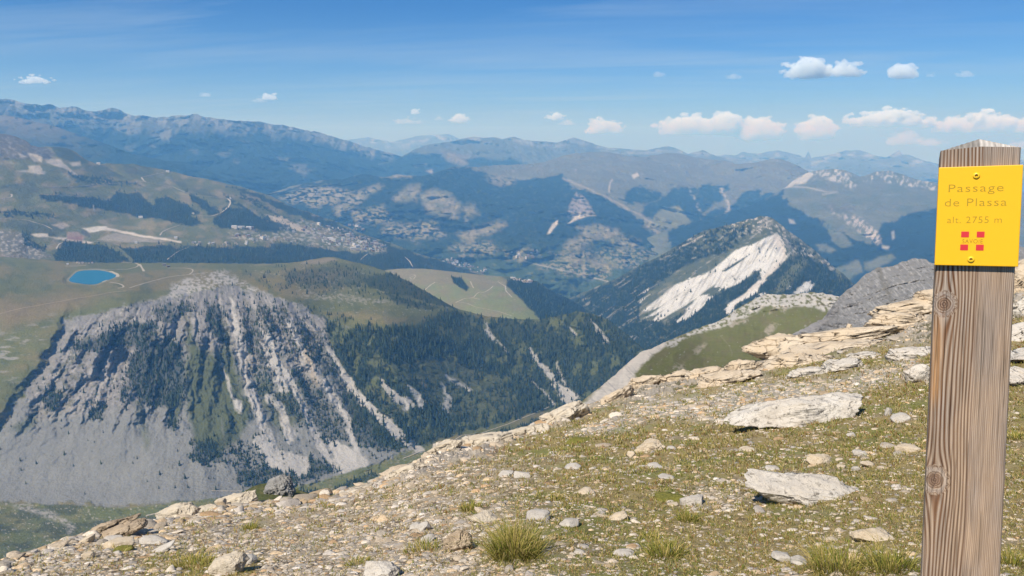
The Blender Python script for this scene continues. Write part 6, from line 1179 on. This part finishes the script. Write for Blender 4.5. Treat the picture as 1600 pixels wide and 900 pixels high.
def wood_cols(u, v, side=0):
    g_, dark, ring = grain(u, v, side); x = u * W_ * 1000; z = v * 1000
    per = np.interp(u, [0, 0.15, 0.5, 0.58, 1.0], [6.4, 5.6, 4.4, 2.6, 2.3]) if side == 0 else 3.0
    ph = g_ / 4.6 if side else (np.where(u < 0.54, g_ / 5.0, g_ / 2.5 + 0.3)); s = 0.5 + 0.5 * np.sin(2 * math.pi * ph); s = s ** 0.8
    amp = np.where(u < 0.54, 1.1, 0.72) if side == 0 else 0.6
    fib = fbm(np.stack([x / 1.1, z / 60, x * 0], -1), 1, 3, 121); blot = fbm(np.stack([x / 30, z / 150, x * 0], -1), 1, 3, 122)
    light = np.array((0.41, 0.29, 0.19)); brown = np.array((0.125, 0.066, 0.036)); grey = np.array((0.31, 0.262, 0.215)); oran = np.array((0.42, 0.22, 0.09))
    base = light + (grey - light) * np.clip(0.45 + 0.9 * blot + 0.5 * sstep(0.16, 0.0, v) - 0.25 * sstep(0.3, 0.6, v), 0, 1)[..., None]
    c = base + (brown - base) * (amp * (1 - s) * (1.0 + 0.3 * blot))[..., None]
    if side == 0:
        o_ = np.exp(-((x - 7 - 0.0) / 7) ** 2) * sstep(250, 330, z) * sstep(445, 400, z); c = c + (oran - c) * (o_ * 0.75)[..., None]
        c = c + (np.array((0.2, 0.10, 0.05)) - c) * (dark * (1 - s) * 0.9)[..., None]
        for kx, kz, R_ in KNOTS:
            wob = 1 + 0.22 * fbm(np.stack([x / 11, z / 14, x * 0 + kz], -1), 1, 3, 140); rr = np.sqrt((x - kx) ** 2 + ((z - kz) * 0.8) ** 2) * wob; core = sstep(R_ * 0.72, R_ * 0.45, rr); c = c + (np.array((0.20, 0.115, 0.07)) * (0.8 + 0.5 * np.sin(rr * 2.2))[..., None] - c) * (core * 0.7)[..., None]
            th = np.arctan2(z - kz, x - kx); cr_ = np.maximum(np.exp(-((x - kx + 0.1 * (z - kz) + 1.5 * np.sin(z * 0.3)) / 0.6) ** 2), 0.55 * np.exp(-((z - kz - 0.2 * (x - kx) + np.sin(x * 0.5)) / 0.5) ** 2) * (x < kx + 3)) * sstep(R_ * 1.15, R_ * 0.6, rr) * 0.8; c = c + (np.array((0.03, 0.02, 0.02)) - c) * cr_[..., None]
            c = c + (np.array((0.42, 0.37, 0.32)) - c) * (sstep(R_ * 0.7, R_ * 0.85, rr) * sstep(R_ * 1.3, R_, rr) * 0.28)[..., None]
        seam = np.exp(-((x - 0.545 * W_ * 1000 - 2 * blot) / 1.1) ** 2); c = c + (np.array((0.16, 0.10, 0.07)) - c) * (seam * 0.5)[..., None]
    c = c * (1 + 0.55 * fib)[..., None]
    chk = sstep(0.30, 0.42, fbm(np.stack([x / 1.4, z / 240, x * 0 + 5], -1), 1, 2, 123)); c = c * (1 - 0.6 * chk)[..., None]
    h = 0.55 * s * amp - 0.5 * chk + 0.12 * fib
    return np.clip(c, 0.01, 0.8), h
m = newmat('weathered_wood'); g = NG(m); a = attr(g); t_ = g.n('ShaderNodeTexCoord'); mp = g.n('ShaderNodeMapping'); mp.inputs['Scale'].default_value = (900, 900, 14); g.l(t_.outputs['Object'], mp.inputs[0]); q = g.noise(mp.outputs[0], 1.0, 4, 0.6)
hs = g.n('ShaderNodeVectorMath', operation='SCALE'); g.l(a.outputs['Color'], hs.inputs[0]); g.l(g.m('ADD', g.m('MULTIPLY', g.m('SUBTRACT', q, .5), .5), 1.0), hs.inputs['Scale']); g.finish(hs.outputs[0], 0.85, q, 0.35, 0.0006, 0.15); M_WOOD = m
H2 = W_ / 2; L2 = LTOT; VV = []; FF = []; CCs = []; off = 0
topz = lambda u: 0.0 + 0.004 * (1 - np.abs(2 * u - 1))
for side in range(4):
    nx = NX if side == 0 else 40; nz = NZ if side == 0 else 200
    u = np.linspace(0, 1, nx); t = np.linspace(0, 1, nz) ** (1.25 if side == 0 else 1); U_, T_ = np.meshgrid(u, t); vv = T_ * L2; C, h = wood_cols(U_, vv, side); bev = np.minimum(U_, 1 - U_) * W_; rd = 0.0045
    inset = np.where(bev < rd, rd - np.sqrt(np.maximum(0, rd ** 2 - (rd - bev) ** 2)), 0) + (0.5 - h) * 0.0009 * sstep(0, 0.004, bev)
    a_ = (U_ - .5) * W_; b_ = -H2 + inset
    z = topz(U_) * (1 - T_) - vv
    xy = [(a_, b_), (-b_, a_), (-a_, -b_), (b_, -a_)][side]
    VV.append(np.stack([xy[0], xy[1], z], -1).reshape(-1, 3)); CCs.append(C.reshape(-1, 3)); i = np.arange(nx * nz).reshape(nz, nx)
    q = np.stack([i[:-1, :-1], i[1:, :-1], i[1:, 1:], i[:-1, 1:]], -1).reshape(-1, 4) + off; FF.append(q); off += nx * nz
# cut top: four facets rising to a point, open end grain
nt_ = 60; u = np.linspace(-1, 1, nt_); A, B = np.meshgrid(u, u); r = np.maximum(np.abs(A), np.abs(B)); l1 = (np.abs(A) + np.abs(B)) / 2
edge = topz((A + 1) / 2) * (np.abs(B) > np.abs(A)) + topz((B + 1) / 2) * (np.abs(A) >= np.abs(B)); hz_ = 0.0185 * (1 - r) * 1.0 + 0.0 + edge * r
hz_ = 0.0225 * (1 - np.abs(A) * 0.999) * (1 - 0.0 * r); hz_ = np.minimum(hz_, 0.0225 * (1 - np.abs(A)) + 0.0) * 1.0
hz_ = np.minimum(0.021 * (1 - np.abs(A)), 0.021 * (1 - np.abs(B)) * 1.6 + 0.004 * (1 - np.abs(A))); k = (np.maximum(np.abs(A), np.abs(B)) > 0.995); hz_ = np.where(k & (np.abs(B) > 0.995), topz((A + 1) / 2), hz_); hz_ = np.where(k & (np.abs(A) > 0.995), 0.0, hz_)
lines = 0.5 + 0.5 * np.sin(A * 46 + 2 * fbm(np.stack([A * 2, B, A * 0], -1), 1, 3, 130)); fib = fbm(np.stack([A * 30, B * 3, A * 0], -1), 1, 3, 131)
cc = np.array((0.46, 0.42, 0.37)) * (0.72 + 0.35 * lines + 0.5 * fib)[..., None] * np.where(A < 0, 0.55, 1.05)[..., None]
VV.append(np.stack([A * (H2 - 0.0008), B * (H2 - 0.0008), hz_ - 0.0006 * lines * (1 - k)], -1).reshape(-1, 3)); CCs.append(np.clip(cc, .02, .8).reshape(-1, 3)); i = np.arange(nt_ * nt_).reshape(nt_, nt_)
FF.append(np.stack([i[:-1, :-1], i[:-1, 1:], i[1:, 1:], i[1:, :-1]], -1).reshape(-1, 4) + off)
po = obj('post', mesh_np('post', np.concatenate(VV), np.concatenate(FF), M_WOOD, np.concatenate(CCs))); onpost(po)
# sign panel
M_YEL = newmat('yellow_plastic'); g = NG(M_YEL); t_ = g.n('ShaderNodeTexCoord'); q = g.noise(t_.outputs['Object'], 60, 4, .6); g.finish(g.mix(g.m('MULTIPLY', q, .5), (0.80, 0.42, 0.003), (0.74, 0.385, 0.005)), 0.42, q, 0.06, 0.001, 0.35)
M_YENG = flat_mat('engraved_yellow', (0.33, 0.225, 0.015), 0.15, 0.01, 0.6); M_RED = flat_mat('red_inlay', (0.55, 0.03, 0.035), 0.1, 0.01, 0.5); M_YED = flat_mat('yellow_screw', (0.80, 0.50, 0.02), 0.1, 0.01, 0.35, 0.4); M_HEX = flat_mat('screw_socket', (0.16, 0.12, 0.03), 0.1, 0.01, 0.4)
SW = 0.1165; ST_ = -0.0185; SH = 0.148; TK = 0.0105
def z_at(y):   # height on the face for a survey row
    return -(y - 240.0) / 660.0 * LEN * (1 + 0.0)
zt_, zb_ = row(259.5), row(415.5); SH = zt_ - zb_; zc = (zt_ + zb_) / 2
def rbox(w, h, t, r, seg=5, bev=0.0012):
    pts = []
    for cx_, cy__, a0 in ((w / 2 - r, h / 2 - r, 0), (-w / 2 + r, h / 2 - r, 90), (-w / 2 + r, -h / 2 + r, 180), (w / 2 - r, -h / 2 + r, 270)):
        for k in range(seg + 1): an = math.radians(a0 + 90 * k / seg); pts.append((cx_ + r * math.cos(an), cy__ + r * math.sin(an)))
    n = len(pts); V = []
    for dep, ins in ((0, 0), (t - bev, 0), (t - bev * .3, bev * .3), (t, bev)):
        for x, y in pts:
            l = math.hypot(x, y); V.append((x * (1 - ins / (w / 2)), -dep, y * (1 - ins / (h / 2))))
    Fc = [];
    for s_ in range(3):
        for k in range(n): Fc.append((s_ * n + k, s_ * n + (k + 1) % n, (s_ + 1) * n + (k + 1) % n, (s_ + 1) * n + k))
    Fc.append(tuple(range(3 * n, 4 * n))); Fc.append(tuple(reversed(range(n)))); return V, Fc
def pmesh(name, V, Fc, mat):
    me = bpy.data.meshes.new(name); me.from_pydata(V, [], Fc); me.materials.append(mat); me.update(); return me
YF = -H2 - 0.0006
V, Fc = rbox(SW, SH, TK, 0.0008, 2); V = [(x + 0.0005, y + YF, z + zc) for x, y, z in V]
panel = obj('sign_panel', pmesh('sign_panel', V, Fc, M_YEL)); onpost(panel)
FY = YF - TK
def sx(x, y):     # metres across the face for a survey column at row y
    z = row(y); lo, hi = -0.09, 0.09
    for _ in range(40):
        md = (lo + hi) / 2; p = pt + ax * z + ey * FY + ex * md
        if proj(p[None])[0][0] < x: lo = md
        else: hi = md
    return (lo + hi) / 2, z
def screw(x, y):
    u0, z0 = sx(x, y); V = []; Fc = []; prof = [(0.0052, 0), (0.0052, 0.0014), (0.0040, 0.0030), (0.0024, 0.0034), (0.0019, 0.0014)]; n = 24
    for r, d_ in prof:
        for k in range(n): V.append((u0 + r * math.cos(2 * math.pi * k / n), FY - d_, z0 + r * math.sin(2 * math.pi * k / n)))
    for s_ in range(len(prof) - 1):
        for k in range(n): Fc.append((s_ * n + k, s_ * n + (k + 1) % n, (s_ + 1) * n + (k + 1) % n, (s_ + 1) * n + k))
    o = obj('screw', pmesh('screw', V, Fc, M_YED)); onpost(o, panel)
    V = [(u0 + 0.0024 * math.cos(k * math.pi / 3), FY - 0.0018, z0 + 0.0024 * math.sin(k * math.pi / 3)) for k in range(6)]; return o
s1 = screw(1525.5, 274.5); s2 = screw(1517, 405.5)
def text(body, xl, xr, ybase, ysize, mat, name='lettering', extr=0.0001):
    cu = bpy.data.curves.new(name, 'FONT'); cu.body = body; cu.size = 1; cu.extrude = 0; cu.align_x = 'LEFT'; cu.space_character = 1.1; cu.offset = -0.008 if body != 'SAVOIE' else -0.004; cu.resolution_u = 3
    to = bpy.data.objects.new(name, cu); link(to); bpy.context.view_layer.update(); me = bpy.data.meshes.new_from_object(to.evaluated_get(bpy.context.evaluated_depsgraph_get())); bpy.data.objects.remove(to); bpy.data.curves.remove(cu)
    co = np.empty(len(me.vertices) * 3, np.float32); me.vertices.foreach_get('co', co); co = co.reshape(-1, 3)
    (a0, z0), (a1, z1) = sx(xl, ybase), sx(xr, ybase); w = co[:, 0].max() - co[:, 0].min(); x = a0 + (co[:, 0] - co[:, 0].min()) / w * (a1 - a0); hh = ysize * Zt / F
    z = z0 + co[:, 1] / 0.73 * hh
    V = np.stack([x, np.full(len(x), FY - 0.00025), z], -1); me.vertices.foreach_set('co', V.astype(np.float32).ravel()); me.materials.clear(); me.materials.append(mat); me.update()
    o = obj(name, me); onpost(o, panel)
text('Passage', 1482, 1568, 299.5, 12.5, M_YENG); text('de Plassa', 1476, 1573, 322, 12.5, M_YENG); text('alt. 2755 m', 1480, 1565, 348.5, 10.5, M_YENG); text('SAVOIE', 1503.5, 1535.5, 380.3, 6.6, flat_mat('emblem_lettering', (0.30, 0.16, 0.02), 0.1, 0.01), 'emblem_lettering')
for x0, y0 in ((1502, 361.8), (1526.3, 361.8), (1500.5, 382.2), (1525, 382.2)):
    (a0, z0), (a1, _), (_, z1) = sx(x0, y0), sx(x0 + 12.3, y0), sx(x0, y0 + 9.2)
    V, Fc = rbox(a1 - a0, z0 - z1, 0.0004, 0.0003, 1, 0.0001); V = [(x + (a0 + a1) / 2, y + FY, z + (z0 + z1) / 2) for x, y, z in V]; o = obj('red_square', pmesh('red_square', V, Fc, M_RED)); onpost(o, panel)
log('sign')

# ================================================================== clouds
mc = newmat('cloud'); g = NG(mc); pv = g.n('ShaderNodeVolumePrincipled'); o = g.n('ShaderNodeOutputMaterial'); pv.inputs['Color'].default_value = (0.93, 0.98, 1, 1); pv.inputs['Density'].default_value = 0.0030; pv.inputs['Anisotropy'].default_value = -0.25; g.l(pv.outputs[0], o.inputs['Volume'])
mc2 = mc.copy(); mc2.node_tree.nodes['Principled Volume'].inputs['Density'].default_value = 0.0010
def cloud(x, y, w, h, label, D=60000, seed=0, faint=False):
    r = np.random.default_rng(seed + 500); V, Fc = ICO[3]; s = D / F; Vs = []; Fs = []; n = max(6, int(w / 4) + 4)
    import bmesh
    for k in range(n):
        t = (k + 0.5) / n * 2 - 1; hh = h * (0.35 + 0.65 * (1 - t * t)) * r.uniform(0.55, 1.0); rad = hh * r.uniform(0.38, 0.62); cx_ = t * (w / 2 - rad * 0.6); base = -h / 2 + rad * 0.55
        lev = r.uniform(0, max(0.0, hh - rad * 1.5))
        c = np.array([cx_, r.uniform(-.3, .3) * w * 0.3, base + lev]) * s; A = V * (1 + 0.35 * fbm(V + k, 0.7, 4, seed, 0.6))[:, None] * rad * s * np.array([1.15, 1.15, 0.8]) + c
        A[:, 2] = np.where(A[:, 2] < -h / 2 * s, -h / 2 * s + 0.4 * (A[:, 2] + h / 2 * s), A[:, 2]); Vs.append(A); Fs.append(Fc + k * len(V))
    for k in range(n + 4):           # ragged shreds round the rim
        t = r.uniform(-1.12, 1.12); rad = h * r.uniform(0.07, 0.16); top_ = h * (1.0 - 0.75 * t * t) * 0.62
        c = np.array([t * w / 2, r.uniform(-.2, .2) * w, r.uniform(-0.3 * h, max(-0.2 * h, top_ - 0.15 * h))]) * s; A = V * (1 + 0.7 * fbm(V + 50 + k, 0.6, 3, seed, 0.6))[:, None] * rad * s * np.array([1.7, 1.2, 0.7]) + c
        Vs.append(A); Fs.append(Fc + (n + k) * len(V))
    V_ = np.concatenate(Vs); F_ = np.concatenate(Fs); me = mesh_np('cloud', V_, F_, mc2 if faint else mc)
    o = obj('cloud', me); md = o.modifiers.new('union', 'REMESH'); md.mode = 'VOXEL'; md.voxel_size = max(h, 8) * s / 30
    dg = bpy.context.evaluated_depsgraph_get(); m2 = bpy.data.meshes.new_from_object(o.evaluated_get(dg)); o.modifiers.clear(); o.data = m2; bpy.data.meshes.remove(me)
    n_ = len(m2.vertices); co = np.empty(n_ * 3, np.float32); m2.vertices.foreach_get('co', co); co = co.reshape(-1, 3).astype(float); L_ = h * s * 0.26
    q = np.stack([fbm(co, L_, 5, 3 + seed, 0.7), fbm(co, L_, 5, 4 + seed, 0.7), fbm(co, L_, 5, 5 + seed, 0.7)], -1) * (h * s * 0.20) ; co += q; m2.vertices.foreach_set('co', co.astype(np.float32).ravel()); m2.update()
    o.location = unproj(x, y, D); tag(o, label, 'cloud')
CL = [(55, 123, 46, 13, 'small flat white cloud farthest left in the sky', 60000, 0), (321, 147, 16, 7, 'tiny pale puff above the left range', 60000, 1), (404, 155, 24, 8, 'faint low cloud under the white puff above the left range', 60000, 1), (421, 149, 22, 12, 'white puff above the right part of the left range', 60000, 0),
      (637, 187, 40, 11, 'faint wide cloud low over the valley gap', 60000, 1), (649, 173, 12, 9, 'tiny bright puff over the faint cloud at the valley gap', 60000, 0), (686, 184, 14, 7, 'tiny puff left of the white one over the valley gap', 60000, 1), (718, 184, 26, 14, 'white puff right of the valley gap', 60000, 0), (868, 180, 24, 13, 'upper white puff left of the centre group', 60000, 0), (886, 190, 26, 9, 'low pale cloud beside the upper white puff', 60000, 1),
      (945, 195, 56, 22, 'single rounded white cloud left of the big cumulus row', 60000, 0), (1080, 192, 84, 30, 'leftmost heaped cumulus of the row of three', 60000, 0), (1133, 190, 50, 34, 'middle cumulus of the row of three, the tallest', 60000, 0), (1185, 198, 66, 34, 'rightmost cumulus of the row of three', 60000, 0), (1277, 195, 42, 38, 'lone upright cumulus between the row and the post', 60000, 0),
      (1390, 182, 118, 26, 'long white cloud left of the post top', 60000, 0), (1535, 187, 134, 32, 'long bright cloud above the post top', 60000, 0), (1412, 212, 46, 24, 'low puff under the long cloud left of the post', 60000, 1), (1452, 220, 44, 12, 'faint low cloud beside the post top at left', 60000, 1), (1592, 224, 40, 14, 'faint low cloud right of the post top', 60000, 1),
      (1262, 104, 64, 30, 'high white cloud, left half of the twin cloud', 34000, 0), (1318, 106, 60, 22, 'high grey white cloud, right half of the twin cloud', 34000, 0), (1410, 108, 38, 24, 'high compact cloud right of the twin cloud', 34000, 0), (1455, 115, 14, 9, 'tiny faint high puff right of the compact cloud', 34000, 1), (1509, 114, 26, 11, 'small high cloud above the post', 34000, 1),
      (1030, 114, 16, 10, 'tiny high puff at upper centre right, left one', 34000, 1), (1146, 118, 22, 9, 'tiny high puff at upper right, nearer the twin cloud', 34000, 1)]
for i, (x, y, w, h, l, D, ft) in enumerate(CL): cloud(x, y, w * 1.12, h * 1.15, l, D, i, bool(ft))
log('done')
